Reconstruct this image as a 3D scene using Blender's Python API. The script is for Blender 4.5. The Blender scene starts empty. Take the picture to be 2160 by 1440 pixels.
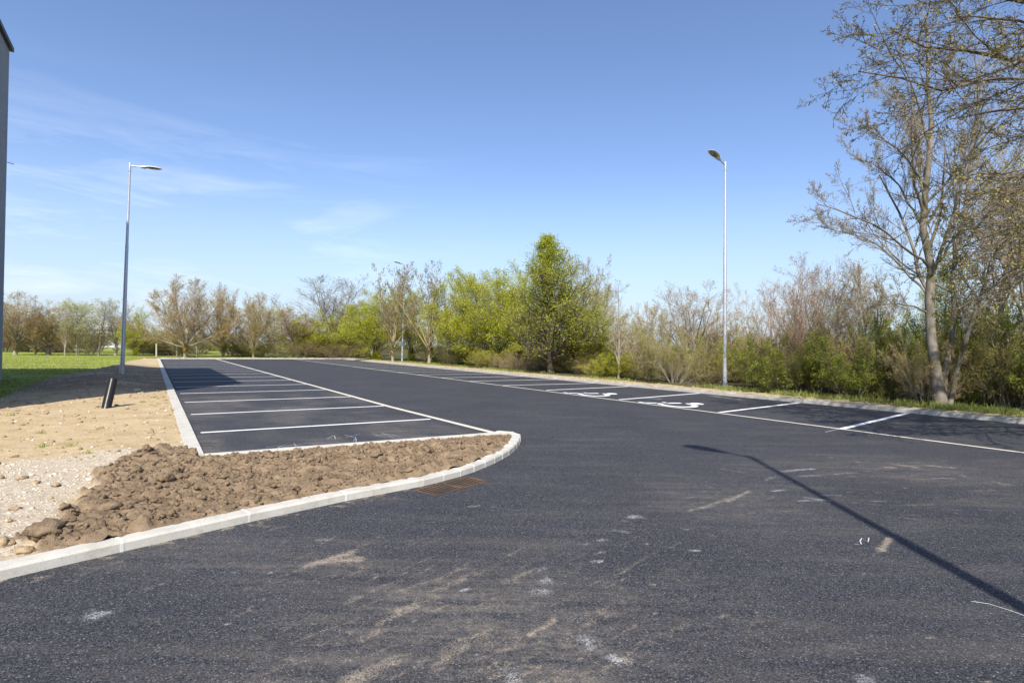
import bpy, math, random
import numpy as np
from mathutils import Matrix, Vector
rng = np.random.default_rng(7)
random.seed(7)
PI = math.pi
scn = bpy.context.scene
C = scn.collection

# ------------------------------------------------------------------ camera
F, ROLL, HC, HCAM = 1200.0, 0.015, 731.0, 1.6
PITCH = math.atan2((HC - 720) * math.cos(ROLL), F)
cd = bpy.data.cameras.new('camera'); cam = bpy.data.objects.new('camera', cd); C.objects.link(cam)
cd.sensor_width = 36; cd.lens = F / 2160 * 36; cd.clip_end = 2000; cd.clip_start = 0.05
cam.matrix_world = Matrix.Translation((0, 0, HCAM)) @ Matrix.Rotation(PI / 2 + PITCH, 4, 'X') @ Matrix.Rotation(ROLL, 4, 'Z')
scn.camera = cam

def P(px, py, z=0.0):
    """photo pixel -> point on the level plane z"""
    x0, y0 = (px - 1080) / F, -(py - 720) / F
    c, s = math.cos(ROLL), math.sin(ROLL)
    x, y = c * x0 - s * y0, s * x0 + c * y0
    Y = math.cos(PITCH) - y * math.sin(PITCH); Z = math.sin(PITCH) + y * math.cos(PITCH)
    t = (z - HCAM) / Z
    return np.array([x * t, Y * t])
def hz(px): return HC + math.tan(ROLL) * (px - 1080)
def XY(px, Y): return np.array([(px - 1080) / F * Y, Y])
def HT(px, py, Y): return HCAM + (hz(px) - py) / F * Y

# ------------------------------------------------------------------ light
EL, AZ = math.radians(44.5), math.radians(184)
sv = Vector((math.sin(AZ) * math.cos(EL), math.cos(AZ) * math.cos(EL), math.sin(EL)))
ld = bpy.data.lights.new('sun', 'SUN'); ld.energy = 4.9; ld.angle = math.radians(0.5); ld.color = (1.0, 0.945, 0.86)
sun = bpy.data.objects.new('sun', ld); C.objects.link(sun); sun.rotation_euler = sv.to_track_quat('Z', 'Y').to_euler()
W = bpy.data.worlds.new('World'); scn.world = W; W.use_nodes = True
nt = W.node_tree; nt.nodes.clear()
def nd(nt, t, **k):
    n = nt.nodes.new(t)
    for a, b in k.items():
        if a == 'inp':
            for i, v in b.items(): n.inputs[i].default_value = v
        else: setattr(n, a, b)
    return n
def lk(nt, a, b): nt.links.new(a, b)
sky = nd(nt, 'ShaderNodeTexSky', sky_type='NISHITA', sun_disc=False, sun_elevation=EL, sun_rotation=AZ,
         air_density=1.0, dust_density=1.1, ozone_density=2.6, altitude=200)
tc = nd(nt, 'ShaderNodeTexCoord')
mp = nd(nt, 'ShaderNodeMapping', inp={'Scale': (2.2, 2.2, 15), 'Rotation': (0, 0.02, 0), 'Location': (0.7, 0.1, 0.9)})
n1 = nd(nt, 'ShaderNodeTexNoise', inp={'Scale': 1.3, 'Detail': 7, 'Roughness': 0.62, 'Distortion': 0.5})
r1 = nd(nt, 'ShaderNodeMapRange', inp={1: 0.47, 2: 0.80, 3: 0, 4: 1})
sep = nd(nt, 'ShaderNodeSeparateXYZ')
rx = nd(nt, 'ShaderNodeMapRange', inp={1: 0.05, 2: -0.5, 3: 0, 4: 1}); rx.interpolation_type = 'SMOOTHSTEP'
rz = nd(nt, 'ShaderNodeMapRange', inp={1: 0.40, 2: 0.16, 3: 0, 4: 1}); rz.interpolation_type = 'SMOOTHSTEP'
m1 = nd(nt, 'ShaderNodeMath', operation='MULTIPLY'); m2 = nd(nt, 'ShaderNodeMath', operation='MULTIPLY')
m3 = nd(nt, 'ShaderNodeMath', operation='MULTIPLY', inp={1: 0.46})
mx = nd(nt, 'ShaderNodeMix', data_type='RGBA'); mx.inputs[7].default_value = (7.0, 7.2, 7.6, 1)
tint = nd(nt, 'ShaderNodeMix', data_type='RGBA', blend_type='MULTIPLY'); tint.inputs[0].default_value = 1; tint.inputs[7].default_value = (0.95, 0.955, 1.06, 1)
bg = nd(nt, 'ShaderNodeBackground', inp={'Strength': 0.122}); wo = nd(nt, 'ShaderNodeOutputWorld')
lk(nt, tc.outputs['Generated'], mp.inputs['Vector']); lk(nt, mp.outputs[0], n1.inputs['Vector']); lk(nt, n1.outputs[0], r1.inputs[0])
lk(nt, tc.outputs['Generated'], sep.inputs[0]); lk(nt, sep.outputs[0], rx.inputs[0]); lk(nt, sep.outputs[2], rz.inputs[0])
lk(nt, rx.outputs[0], m1.inputs[0]); lk(nt, rz.outputs[0], m1.inputs[1]); lk(nt, m1.outputs[0], m2.inputs[0]); lk(nt, r1.outputs[0], m2.inputs[1])
lk(nt, m2.outputs[0], m3.inputs[0]); lk(nt, m3.outputs[0], mx.inputs[0]); lk(nt, sky.outputs[0], tint.inputs[6]); 
hzn = nd(nt, 'ShaderNodeMix', data_type='RGBA'); hzn.inputs[7].default_value = (3.35, 4.1, 5.0, 1)
hf = nd(nt, 'ShaderNodeMapRange', inp={1: 0.30, 2: -0.02, 3: 0, 4: 0.75}); hf.interpolation_type = 'SMOOTHSTEP'
lk(nt, sep.outputs[2], hf.inputs[0]); lk(nt, hf.outputs[0], hzn.inputs[0]); lk(nt, tint.outputs[2], hzn.inputs[6]); lk(nt, hzn.outputs[2], mx.inputs[6])
lk(nt, mx.outputs[2], bg.inputs[0]); lk(nt, bg.outputs[0], wo.inputs[0])
scn.view_settings.view_transform = 'Standard'; scn.view_settings.look = 'None'
scn.view_settings.exposure = 0.62; scn.view_settings.gamma = 1
scn.render.engine = 'CYCLES'

# ------------------------------------------------------------------ materials
def mat(name):
    m = bpy.data.materials.new(name); m.use_nodes = True
    b = m.node_tree.nodes['Principled BSDF']; b.inputs['Roughness'].default_value = 0.85
    return m, m.node_tree, b
def noise(nt, scale, detail=4, rough=0.6, vec=None, dist=0.0):
    n = nd(nt, 'ShaderNodeTexNoise', inp={'Scale': scale, 'Detail': detail, 'Roughness': rough, 'Distortion': dist})
    if vec is not None: lk(nt, vec, n.inputs['Vector'])
    return n.outputs[0]
def rng_(nt, v, a, b, c=0.0, d=1.0):
    n = nd(nt, 'ShaderNodeMapRange', inp={1: a, 2: b, 3: c, 4: d}); lk(nt, v, n.inputs[0]); return n.outputs[0]
def mixc(nt, f, a, b, mode='MIX'):
    n = nd(nt, 'ShaderNodeMix', data_type='RGBA', blend_type=mode)
    for i, v in ((0, f), (6, a), (7, b)):
        if isinstance(v, (int, float)): n.inputs[i].default_value = v
        elif isinstance(v, tuple): n.inputs[i].default_value = v + (1,) if len(v) == 3 else v
        else: lk(nt, v, n.inputs[i])
    return n.outputs[2]
def mul(nt, a, b, op='MULTIPLY'):
    n = nd(nt, 'ShaderNodeMath', operation=op)
    for i, v in ((0, a), (1, b)):
        if isinstance(v, (int, float)): n.inputs[i].default_value = v
        else: lk(nt, v, n.inputs[i])
    return n.outputs[0]
def bump(nt, b, h, strength, dist):
    n = nd(nt, 'ShaderNodeBump', inp={'Strength': strength, 'Distance': dist}); lk(nt, h, n.inputs['Height']); lk(nt, n.outputs[0], b.inputs['Normal'])
def objco(nt):
    return nd(nt, 'ShaderNodeTexCoord').outputs['Object']

def m_asphalt():
    m, t, b = mat('asphalt')
    co = objco(t)
    vo = nd(t, 'ShaderNodeTexVoronoi', inp={'Scale': 140}); lk(t, co, vo.inputs['Vector'])
    s = nd(t, 'ShaderNodeSeparateColor'); lk(t, vo.outputs['Color'], s.inputs[0])
    sp = rng_(t, s.outputs[0], 0.25, 1.0, 0.30, 1.95)
    hi = rng_(t, s.outputs[1], 0.93, 1.0, 0.0, 1.0)
    base = mixc(t, rng_(t, noise(t, 0.55, 5, 0.6, co), 0.35, 0.7), (0.030, 0.031, 0.037), (0.042, 0.043, 0.049))
    g = nd(t, 'ShaderNodeMix', data_type='RGBA', blend_type='MULTIPLY'); g.inputs[0].default_value = 1
    lk(t, base, g.inputs[6])
    cmb = nd(t, 'ShaderNodeCombineColor'); [lk(t, sp, cmb.inputs[i]) for i in range(3)]; lk(t, cmb.outputs[0], g.inputs[7])
    c = mixc(t, mul(t, hi, 0.55), g.outputs[2], (0.30, 0.28, 0.25))
    # thin general dust, streaked along the driving line
    mpg = nd(t, 'ShaderNodeMapping', inp={'Rotation': (0, 0, math.radians(-61)), 'Scale': (0.55, 3.2, 1)}); lk(t, co, mpg.inputs['Vector'])
    st = rng_(t, noise(t, 0.9, 6, 0.65, mpg.outputs[0]), 0.5, 0.8)
    c = mixc(t, mul(t, st, 0.22), c, (0.20, 0.175, 0.14))
    # painted-in dirt (dried mud and chalk dropped on the surface)
    at = nd(t, 'ShaderNodeAttribute', attribute_name='dirt'); sa = nd(t, 'ShaderNodeSeparateColor'); lk(t, at.outputs['Color'], sa.inputs[0])
    br = noise(t, 14, 9, 0.8, co)
    gr = rng_(t, s.outputs[2], 0.0, 1.0, -0.28, 0.28)
    def dm(ch, k):
        x = mul(t, mul(t, br, 2.2), gr, 'ADD')
        x2 = mul(t, x, sa.outputs[ch], 'ADD')
        return mul(t, mul(t, rng_(t, x2, 1.5, 2.45), rng_(t, sa.outputs[ch], 0.05, 0.6)), k)
    c = mixc(t, dm(0, 0.85), c, (0.43, 0.35, 0.25))
    c = mixc(t, dm(1, 0.85), c, (0.62, 0.62, 0.62))
    # light film of dust near the bottom of the picture and bays
    st2 = rng_(t, noise(t, 2.6, 7, 0.7, mpg.outputs[0]), 0.38, 0.72)
    c = mixc(t, mul(t, mul(t, sa.outputs[2], mul(t, rng_(t, br, 0.30, 0.75), st2)), 1.0), c, (0.29, 0.245, 0.19))
    lk(t, c, b.inputs['Base Color']); b.inputs['Roughness'].default_value = 0.78
    b.inputs['Specular IOR Level'].default_value = 0.35
    bump(t, b, mul(t, vo.outputs['Distance'], -1.0), 0.55, 0.006)
    return m
def m_concrete(name, c1, c2):
    m, t, b = mat(name); co = objco(t)
    n = noise(t, 3.0, 8, 0.7, co); n2 = noise(t, 60, 3, 0.6, co)
    c = mixc(t, rng_(t, n, 0.3, 0.7), c1, c2)
    c = mixc(t, rng_(t, n2, 0.60, 0.75, 0, 0.45), c, (0.16, 0.14, 0.11)); c = mixc(t, rng_(t, noise(t, 5.5, 7, 0.75, co), 0.52, 0.68, 0, 0.40), c, (0.24, 0.20, 0.145))
    lk(t, c, b.inputs['Base Color']); b.inputs['Roughness'].default_value = 0.9
    bump(t, b, n2, 0.3, 0.004); return m
def m_simple(name, c1, c2, scale=8, rough=0.8, metal=0.0, bs=0.0, bd=0.01, det=5):
    m, t, b = mat(name); co = objco(t); n = noise(t, scale, det, 0.65, co)
    lk(t, mixc(t, rng_(t, n, 0.3, 0.7), c1, c2), b.inputs['Base Color'])
    b.inputs['Roughness'].default_value = rough; b.inputs['Metallic'].default_value = metal
    if bs: bump(t, b, n, bs, bd)
    return m
def m_soil(name, c1, c2):
    m, t, b = mat(name); co = objco(t); n = noise(t, 9, 7, 0.7, co); n2 = noise(t, 55, 5, 0.7, co)
    c = mixc(t, rng_(t, n, 0.33, 0.67), c1, c2); c = mixc(t, rng_(t, n2, 0.60, 0.72, 0, 0.4), c, (0.42, 0.34, 0.25))
    lk(t, c, b.inputs['Base Color']); b.inputs['Roughness'].default_value = 0.95; b.inputs['Specular IOR Level'].default_value = 0.15
    bump(t, b, mul(t, n2, n, 'ADD'), 1.0, 0.02); return m
def m_earth():
    m, t, b = mat('bare_earth'); co = objco(t)
    at = nd(t, 'ShaderNodeAttribute', attribute_name='dirt'); sa = nd(t, 'ShaderNodeSeparateColor'); lk(t, at.outputs['Color'], sa.inputs[0])
    n = noise(t, 1.3, 7, 0.65, co); n2 = noise(t, 22, 6, 0.7, co); n3 = noise(t, 5.5, 5, 0.7, co)
    sand = mixc(t, rng_(t, n, 0.35, 0.65), (0.42, 0.315, 0.175), (0.53, 0.42, 0.255))
    sand = mixc(t, rng_(t, n3, 0.52, 0.72, 0, 0.7), sand, (0.29, 0.20, 0.11))
    sand = mixc(t, rng_(t, n2, 0.58, 0.72, 0, 0.5), sand, (0.55, 0.48, 0.37))
    sand = mixc(t, rng_(t, n2, 0.44, 0.30, 0, 0.45), sand, (0.17, 0.12, 0.075))
    vo = nd(t, 'ShaderNodeTexVoronoi', inp={'Scale': 38}); lk(t, co, vo.inputs['Vector'])
    s = nd(t, 'ShaderNodeSeparateColor'); lk(t, vo.outputs['Color'], s.inputs[0])
    grav = mixc(t, rng_(t, s.outputs[0], 0.2, 0.95), (0.40, 0.335, 0.245), (0.58, 0.50, 0.39))
    grav = mixc(t, rng_(t, n3, 0.45, 0.7, 0, 0.6), grav, (0.48, 0.39, 0.27))
    top = mixc(t, rng_(t, n3, 0.35, 0.65), (0.165, 0.118, 0.074), (0.285, 0.207, 0.13))
    dry = mixc(t, rng_(t, n3, 0.4, 0.65), (0.36, 0.30, 0.19), (0.24, 0.20, 0.10))
    c = mixc(t, sa.outputs[0], sand, grav); c = mixc(t, sa.outputs[1], c, top); c = mixc(t, sa.outputs[2], c, dry)
    lk(t, c, b.inputs['Base Color']); b.inputs['Roughness'].default_value = 0.95; b.inputs['Specular IOR Level'].default_value = 0.15
    bump(t, b, mul(t, n2, mul(t, noise(t, 90, 3, 0.6, co), 0.4), 'ADD'), 0.9, 0.03)
    return m
def m_grassground(name, c1, c2, c3):
    m, t, b = mat(name); co = objco(t)
    n = noise(t, 0.35, 6, 0.6, co); n2 = noise(t, 9, 5, 0.7, co)
    c = mixc(t, rng_(t, n, 0.35, 0.65), c1, c2); c = mixc(t, rng_(t, n2, 0.5, 0.75, 0, 0.7), c, c3)
    lk(t, c, b.inputs['Base Color']); b.inputs['Roughness'].default_value = 0.95; b.inputs['Specular IOR Level'].default_value = 0.1
    bump(t, b, n2, 0.8, 0.06); return m
def m_leaf(name, c1, c2, c3, trans=0.35):
    m, t, b = mat(name)
    g = nd(t, 'ShaderNodeNewGeometry'); r = nd(t, 'ShaderNodeValToRGB')
    lk(t, g.outputs['Random Per Island'], r.inputs[0])
    e = r.color_ramp.elements; e[0].color = c1 + (1,); e[1].color = c3 + (1,); x = e.new(0.5); x.color = c2 + (1,)
    lk(t, r.outputs[0], b.inputs['Base Color']); b.inputs['Roughness'].default_value = 0.55; b.inputs['Specular IOR Level'].default_value = 0.3
    tr = nd(t, 'ShaderNodeBsdfTranslucent'); lk(t, r.outputs[0], tr.inputs[0])
    mxs = nd(t, 'ShaderNodeMixShader', inp={0: trans}); out = t.nodes['Material Output']
    lk(t, b.outputs[0], mxs.inputs[1]); lk(t, tr.outputs[0], mxs.inputs[2]); lk(t, mxs.outputs[0], out.inputs[0])
    return m
def m_bark(name, c1, c2, c3=None, scale=9):
    m, t, b = mat(name); co = objco(t)
    mpg = nd(t, 'ShaderNodeMapping', inp={'Scale': (1, 1, 0.25)}); lk(t, co, mpg.inputs['Vector'])
    n = noise(t, scale, 6, 0.7, mpg.outputs[0]); n2 = noise(t, 1.6, 4, 0.6, co)
    c = mixc(t, rng_(t, n, 0.35, 0.65), c1, c2)
    if c3: c = mixc(t, rng_(t, n2, 0.5, 0.62), c, c3)
    lk(t, c, b.inputs['Base Color']); b.inputs['Roughness'].default_value = 0.9; b.inputs['Specular IOR Level'].default_value = 0.2
    bump(t, b, n, 0.7, 0.02); return m

M = dict(
    asphalt=m_asphalt(),
    kerb=m_concrete('kerb_concrete', (0.39, 0.37, 0.32), (0.52, 0.50, 0.44)),
    mortar=m_concrete('mortar', (0.50, 0.49, 0.46), (0.66, 0.65, 0.62)),
    strip=m_concrete('edging_concrete', (0.50, 0.46, 0.38), (0.60, 0.56, 0.47)),
    paint=m_simple('white_road_paint', (0.70, 0.71, 0.72), (0.82, 0.82, 0.82), 30),
    chalk=m_simple('chalk', (0.22, 0.225, 0.24), (0.62, 0.63, 0.65), 60),
    earth=m_earth(),
    clod=m_soil('topsoil_clod', (0.12, 0.083, 0.053), (0.30, 0.22, 0.14)),
    stone=m_simple('pale_stone', (0.42, 0.36, 0.27), (0.62, 0.56, 0.46), 6, 0.9, 0, 0.5, 0.01),
    sandclod=m_soil('sandy_clod', (0.28, 0.195, 0.115), (0.47, 0.36, 0.225)),
    meadow=m_grassground('meadow_grass', (0.18, 0.225, 0.035), (0.26, 0.29, 0.06), (0.40, 0.38, 0.15)),
    litter=m_grassground('woodland_floor', (0.10, 0.085, 0.040), (0.075, 0.085, 0.028), (0.16, 0.13, 0.06)),
    galv=m_simple('galvanised_steel', (0.42, 0.44, 0.47), (0.60, 0.62, 0.65), 14, 0.42, 0.6),
    head=m_simple('lamp_housing', (0.62, 0.63, 0.64), (0.70, 0.71, 0.72), 5, 0.45, 0.15),
    lens=m_simple('lamp_cover', (0.16, 0.15, 0.12), (0.26, 0.25, 0.21), 12, 0.25),
    ledplate=m_simple('lamp_reflector', (0.40, 0.38, 0.20), (0.5, 0.47, 0.3), 20, 0.3, 0.4),
    plastic=m_simple('black_corrugated_plastic', (0.020, 0.020, 0.022), (0.032, 0.032, 0.034), 20, 0.32),
    pit_shade_sheet=m_simple('painted_pit_shade', (0.008, 0.007, 0.006), (0.014, 0.012, 0.01), 20, 0.95),  # near-black colour stands for the shade inside the drain
    rust=m_simple('rusty_iron', (0.030, 0.026, 0.024), (0.17, 0.09, 0.038), 4, 0.8, 0.1, 0.5, 0.004, 6),
    plaster=m_simple('grey_render', (0.27, 0.27, 0.28), (0.33, 0.33, 0.34), 2.5, 0.95, 0, 0.4, 0.01, 8),
    roof=m_simple('dark_roof_edge', (0.035, 0.035, 0.04), (0.05, 0.05, 0.055), 3, 0.6),
    glass=m_simple('window_glass', (0.03, 0.035, 0.04), (0.05, 0.055, 0.06), 1, 0.1),
    white=m_simple('white_wall', (0.70, 0.70, 0.68), (0.78, 0.78, 0.76), 2),
    redroof=m_simple('pale_roof', (0.40, 0.38, 0.36), (0.5, 0.48, 0.46), 2),
    post=m_simple('concrete_post', (0.36, 0.33, 0.27), (0.46, 0.43, 0.36), 6),
    wire=m_simple('fence_wire', (0.20, 0.20, 0.19), (0.28, 0.28, 0.27), 6, 0.5, 0.6),
    blade=m_leaf('grass_blade', (0.17, 0.23, 0.03), (0.25, 0.30, 0.045), (0.40, 0.40, 0.14), 0.3),
    lf_green=m_leaf('spring_leaf', (0.33, 0.36, 0.025), (0.46, 0.46, 0.035), (0.55, 0.53, 0.06), 0.45),
    lf_deep=m_leaf('deep_green_leaf', (0.28, 0.34, 0.025), (0.38, 0.43, 0.030), (0.48, 0.50, 0.045), 0.42),
    lf_shade=m_leaf('undergrowth_leaf', (0.12, 0.155, 0.02), (0.22, 0.26, 0.03), (0.38, 0.41, 0.04), 0.4),
    lf_pale=m_leaf('pale_green_leaf', (0.38, 0.39, 0.12), (0.46, 0.47, 0.16), (0.54, 0.54, 0.22), 0.4),
    lf_olive=m_leaf('olive_bud', (0.26, 0.20, 0.05), (0.35, 0.29, 0.06), (0.42, 0.38, 0.08), 0.35),
    lf_ochre=m_leaf('ochre_bud', (0.35, 0.24, 0.09), (0.43, 0.31, 0.11), (0.50, 0.41, 0.13), 0.35),
    lf_dark=m_leaf('dark_bud', (0.14, 0.10, 0.05), (0.20, 0.17, 0.06), (0.32, 0.30, 0.10), 0.3),
    lf_pink=m_leaf('pinkish_bud', (0.40, 0.27, 0.18), (0.48, 0.34, 0.23), (0.38, 0.29, 0.14), 0.3),
    lf_white=m_leaf('white_blossom', (0.70, 0.62, 0.54), (0.80, 0.75, 0.66), (0.45, 0.45, 0.25), 0.4),
    bk_grey=m_bark('grey_bark', (0.19, 0.165, 0.13), (0.34, 0.30, 0.24)),
    bk_dark=m_bark('dark_bark', (0.075, 0.06, 0.045), (0.155, 0.13, 0.10)),
    bk_tan=m_bark('tan_twig', (0.30, 0.215, 0.125), (0.41, 0.31, 0.19)),
    bk_lich=m_bark('lichened_bark', (0.24, 0.20, 0.13), (0.34, 0.29, 0.19), (0.42, 0.28, 0.07)),
    bk_pink=m_bark('pinkish_twig', (0.32, 0.22, 0.155), (0.43, 0.31, 0.22)),
    bk_big=m_bark('smooth_pale_bark', (0.14, 0.12, 0.095), (0.27, 0.24, 0.195), (0.11, 0.105, 0.06), 6),
)

# ------------------------------------------------------------------ object helpers
def tag(o, label=None, cat=None, group=None, kind=None):
    if label: o['label'] = label
    if cat: o['category'] = cat
    if group: o['group'] = group
    if kind: o['kind'] = kind
    return o
def link(name, me, parent=None):
    o = bpy.data.objects.new(name, me); C.objects.link(o)
    if parent is not None: o.parent = parent
    return o
def empty(name, loc=(0, 0, 0), rz=0, **k):
    o = bpy.data.objects.new(name, None); C.objects.link(o); o.location = loc; o.rotation_euler = (0, 0, rz); o.empty_display_size = 0.2
    return tag(o, **k)
def mesh(name, V, Q, mats, smooth=False, mi=None):
    """V (n,3), Q (m,4) or (m,3) index arrays or list of those"""
    V = np.asarray(V, np.float32).reshape(-1, 3)
    if not isinstance(Q, list): Q = [Q]
    Q = [np.asarray(q, np.int32) for q in Q if len(q)]
    loops = np.concatenate([q.ravel() for q in Q]); tot = np.concatenate([np.full(len(q), q.shape[1], np.int32) for q in Q])
    st = np.concatenate([[0], np.cumsum(tot)[:-1]]).astype(np.int32)
    me = bpy.data.meshes.new(name); me.vertices.add(len(V)); me.vertices.foreach_set('co', V.ravel())
    me.loops.add(len(loops)); me.loops.foreach_set('vertex_index', loops.astype(np.int32))
    me.polygons.add(len(tot)); me.polygons.foreach_set('loop_start', st); me.polygons.foreach_set('loop_total', tot)
    if mi is not None: me.polygons.foreach_set('material_index', np.asarray(mi, np.int32))
    if smooth: me.polygons.foreach_set('use_smooth', np.ones(len(tot), bool))
    for m in (mats if isinstance(mats, (list, tuple)) else [mats]): me.materials.append(m)
    me.update(calc_edges=True); me.validate()
    return me
class MB:
    """small polygon collector"""
    def __init__(s): s.v = []; s.f = []
    def add(s, vs, fs):
        o = len(s.v); s.v += [tuple(v) for v in vs]; s.f += [tuple(i + o for i in f) for f in fs]; return s
    def box(s, x0, x1, y0, y1, z0, z1, M4=None):
        v = [(x, y, z) for z in (z0, z1) for y in (y0, y1) for x in (x0, x1)]
        if M4 is not None: v = [tuple(M4 @ Vector(p)) for p in v]
        return s.add(v, [(0, 2, 3, 1), (4, 5, 7, 6), (0, 1, 5, 4), (2, 6, 7, 3), (0, 4, 6, 2), (1, 3, 7, 5)])
    def tube(s, pts, rad, n=12, caps=True):
        pts = [Vector(p) for p in pts]; k = len(pts); rings = []
        for i in range(k):
            d = (pts[min(i + 1, k - 1)] - pts[max(i - 1, 0)]).normalized()
            u = d.cross(Vector((0, 0, 1)) if abs(d.z) < 0.95 else Vector((1, 0, 0))).normalized(); w = d.cross(u)
            r = rad[i] if hasattr(rad, '__len__') else rad
            rings.append([pts[i] + (u * math.cos(2 * PI * j / n) + w * math.sin(2 * PI * j / n)) * r for j in range(n)])
        v = [p for r in rings for p in r]
        f = [(i * n + j, i * n + (j + 1) % n, (i + 1) * n + (j + 1) % n, (i + 1) * n + j) for i in range(k - 1) for j in range(n)]
        if caps: f += [tuple(range(n))[::-1], tuple(range((k - 1) * n, k * n))]
        return s.add(v, f)
    def build(s, name, m, parent=None, smooth=False):
        me = bpy.data.meshes.new(name); me.from_pydata(s.v, [], s.f); me.materials.append(m)
        if smooth:
            for p in me.polygons: p.use_smooth = len(p.vertices) < 6
            me.update(); me.set_sharp_from_angle(angle=math.radians(35))
        me.update(); return link(name, me, parent)

# value noise on numpy arrays
def vnoise(x, y, seed=0):
    r = np.random.default_rng(seed).random((256, 256))
    xi = np.floor(x).astype(int); yi = np.floor(y).astype(int); fx = x - xi; fy = y - yi
    fx = fx * fx * (3 - 2 * fx); fy = fy * fy * (3 - 2 * fy)
    g = lambda a, b: r[a & 255, b & 255]
    return (g(xi, yi) * (1 - fx) + g(xi + 1, yi) * fx) * (1 - fy) + (g(xi, yi + 1) * (1 - fx) + g(xi + 1, yi + 1) * fx) * fy
def fbm(x, y, sc, oct=4, seed=0, rough=0.5):
    a, s, t = 1.0, 0, 0
    for i in range(oct):
        s = s + a * vnoise(x * sc + 17.3 * i, y * sc + 9.1 * i, seed + i); t += a; a *= rough; sc *= 2.03
    return s / t
def inside(px, py, poly):
    poly = np.asarray(poly); r = np.zeros(px.shape, bool); n = len(poly)
    for i in range(n):
        x1, y1 = poly[i]; x2, y2 = poly[(i + 1) % n]
        if y1 == y2: continue
        c = ((y1 > py) != (y2 > py)) & (px < (x2 - x1) * (py - y1) / (y2 - y1) + x1)
        r ^= c
    return r
def polydist(px, py, poly, closed=True):
    poly = np.asarray(poly, float); n = len(poly); best = np.full(px.shape, 1e9); bx = px.copy(); by = py.copy()
    for i in range(n if closed else n - 1):
        a = poly[i]; b = poly[(i + 1) % n]; d = b - a; L = d @ d
        t = np.clip(((px - a[0]) * d[0] + (py - a[1]) * d[1]) / L, 0, 1)
        qx = a[0] + t * d[0]; qy = a[1] + t * d[1]; dd = np.hypot(px - qx, py - qy)
        k = dd < best; best[k] = dd[k]; bx[k] = qx[k]; by[k] = qy[k]
    return best, bx, by
def axis(lo, hi, f0, f1, fine, grow=1.06, mx=2.0):
    c = list(np.arange(f0, f1, fine)); s = fine; x = c[-1]
    while x < hi: s = min(s * grow, mx); x += s; c.append(min(x, hi))
    s = fine; x = c[0]
    while x > lo: s = min(s * grow, mx); x -= s; c.insert(0, max(x, lo))
    return np.array(c)
def gridmesh(name, xs, ys, poly, hfun, m, attr=None):
    X, Y = np.meshgrid(xs, ys); nx = len(xs)
    cx = (X[:-1, :-1] + X[1:, 1:]) / 2; cy = (Y[:-1, :-1] + Y[1:, 1:]) / 2
    keep = inside(cx, cy, poly) if poly is not None else np.ones(cx.shape, bool)
    idx = np.arange(X.size).reshape(X.shape)
    q = np.stack([idx[:-1, :-1], idx[:-1, 1:], idx[1:, 1:], idx[1:, :-1]], -1)[keep]
    used = np.unique(q); rem = np.full(X.size, -1); rem[used] = np.arange(len(used))
    x = X.ravel()[used]; y = Y.ravel()[used]
    if poly is not None:
        out = ~inside(x, y, poly)
        _, bx, by = polydist(x[out], y[out], poly); x[out] = bx; y[out] = by
    z = hfun(x, y)
    me = mesh(name, np.stack([x, y, z], 1), rem[q], m, smooth=name != 'bare_earth')
    if attr is not None:
        a = me.color_attributes.new('dirt', 'FLOAT_COLOR', 'POINT'); col = np.ones((len(x), 4), np.float32); col[:, :3] = attr(x, y)
        a.data.foreach_set('color', col.ravel())
    o = link(name, me); return tag(o, kind='structure')

# ------------------------------------------------------------------ layout (metres, from the photo's ground plane)
KA = math.radians(122.3)
A = np.array([math.cos(KA), math.sin(KA)]); B = np.array([A[1], -A[0]])
def UV(u, v): return A * u + B * v
def uv_of(x, y): return x * A[0] + y * A[1], x * B[0] + y * B[1]
UF = 60.8                        # far end of the lot
VL, VS1, VS2, VR = 0.63, 5.22, 12.15, 16.95
NOSE = [P(*p) for p in [(0, 1224), (254, 1164), (537, 1098), (744, 1053), (897, 1024), (985, 1001), (1037, 980), (1070, 963), (1088, 948), (1098, 934), (1097, 925), (1080, 919), (1053, 917)]]
d0 = NOSE[0] - NOSE[1]; d0 /= np.linalg.norm(d0)
FRONT = [NOSE[0] + d0 * 14, NOSE[0] + d0 * 6, NOSE[0] + d0 * 3] + NOSE      # from far left round the nose
K0 = P(430, 965); KFAR = UV(UF, 0.60)
RK = [UV(-12, 18.6), UV(-4, 17.6), UV(1, 17.1), UV(5, VR), UV(10, VR + .05), UV(20, VR), UV(30, VR - .05), UV(45, VR - .02), UV(UF, VR - .05)]

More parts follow.
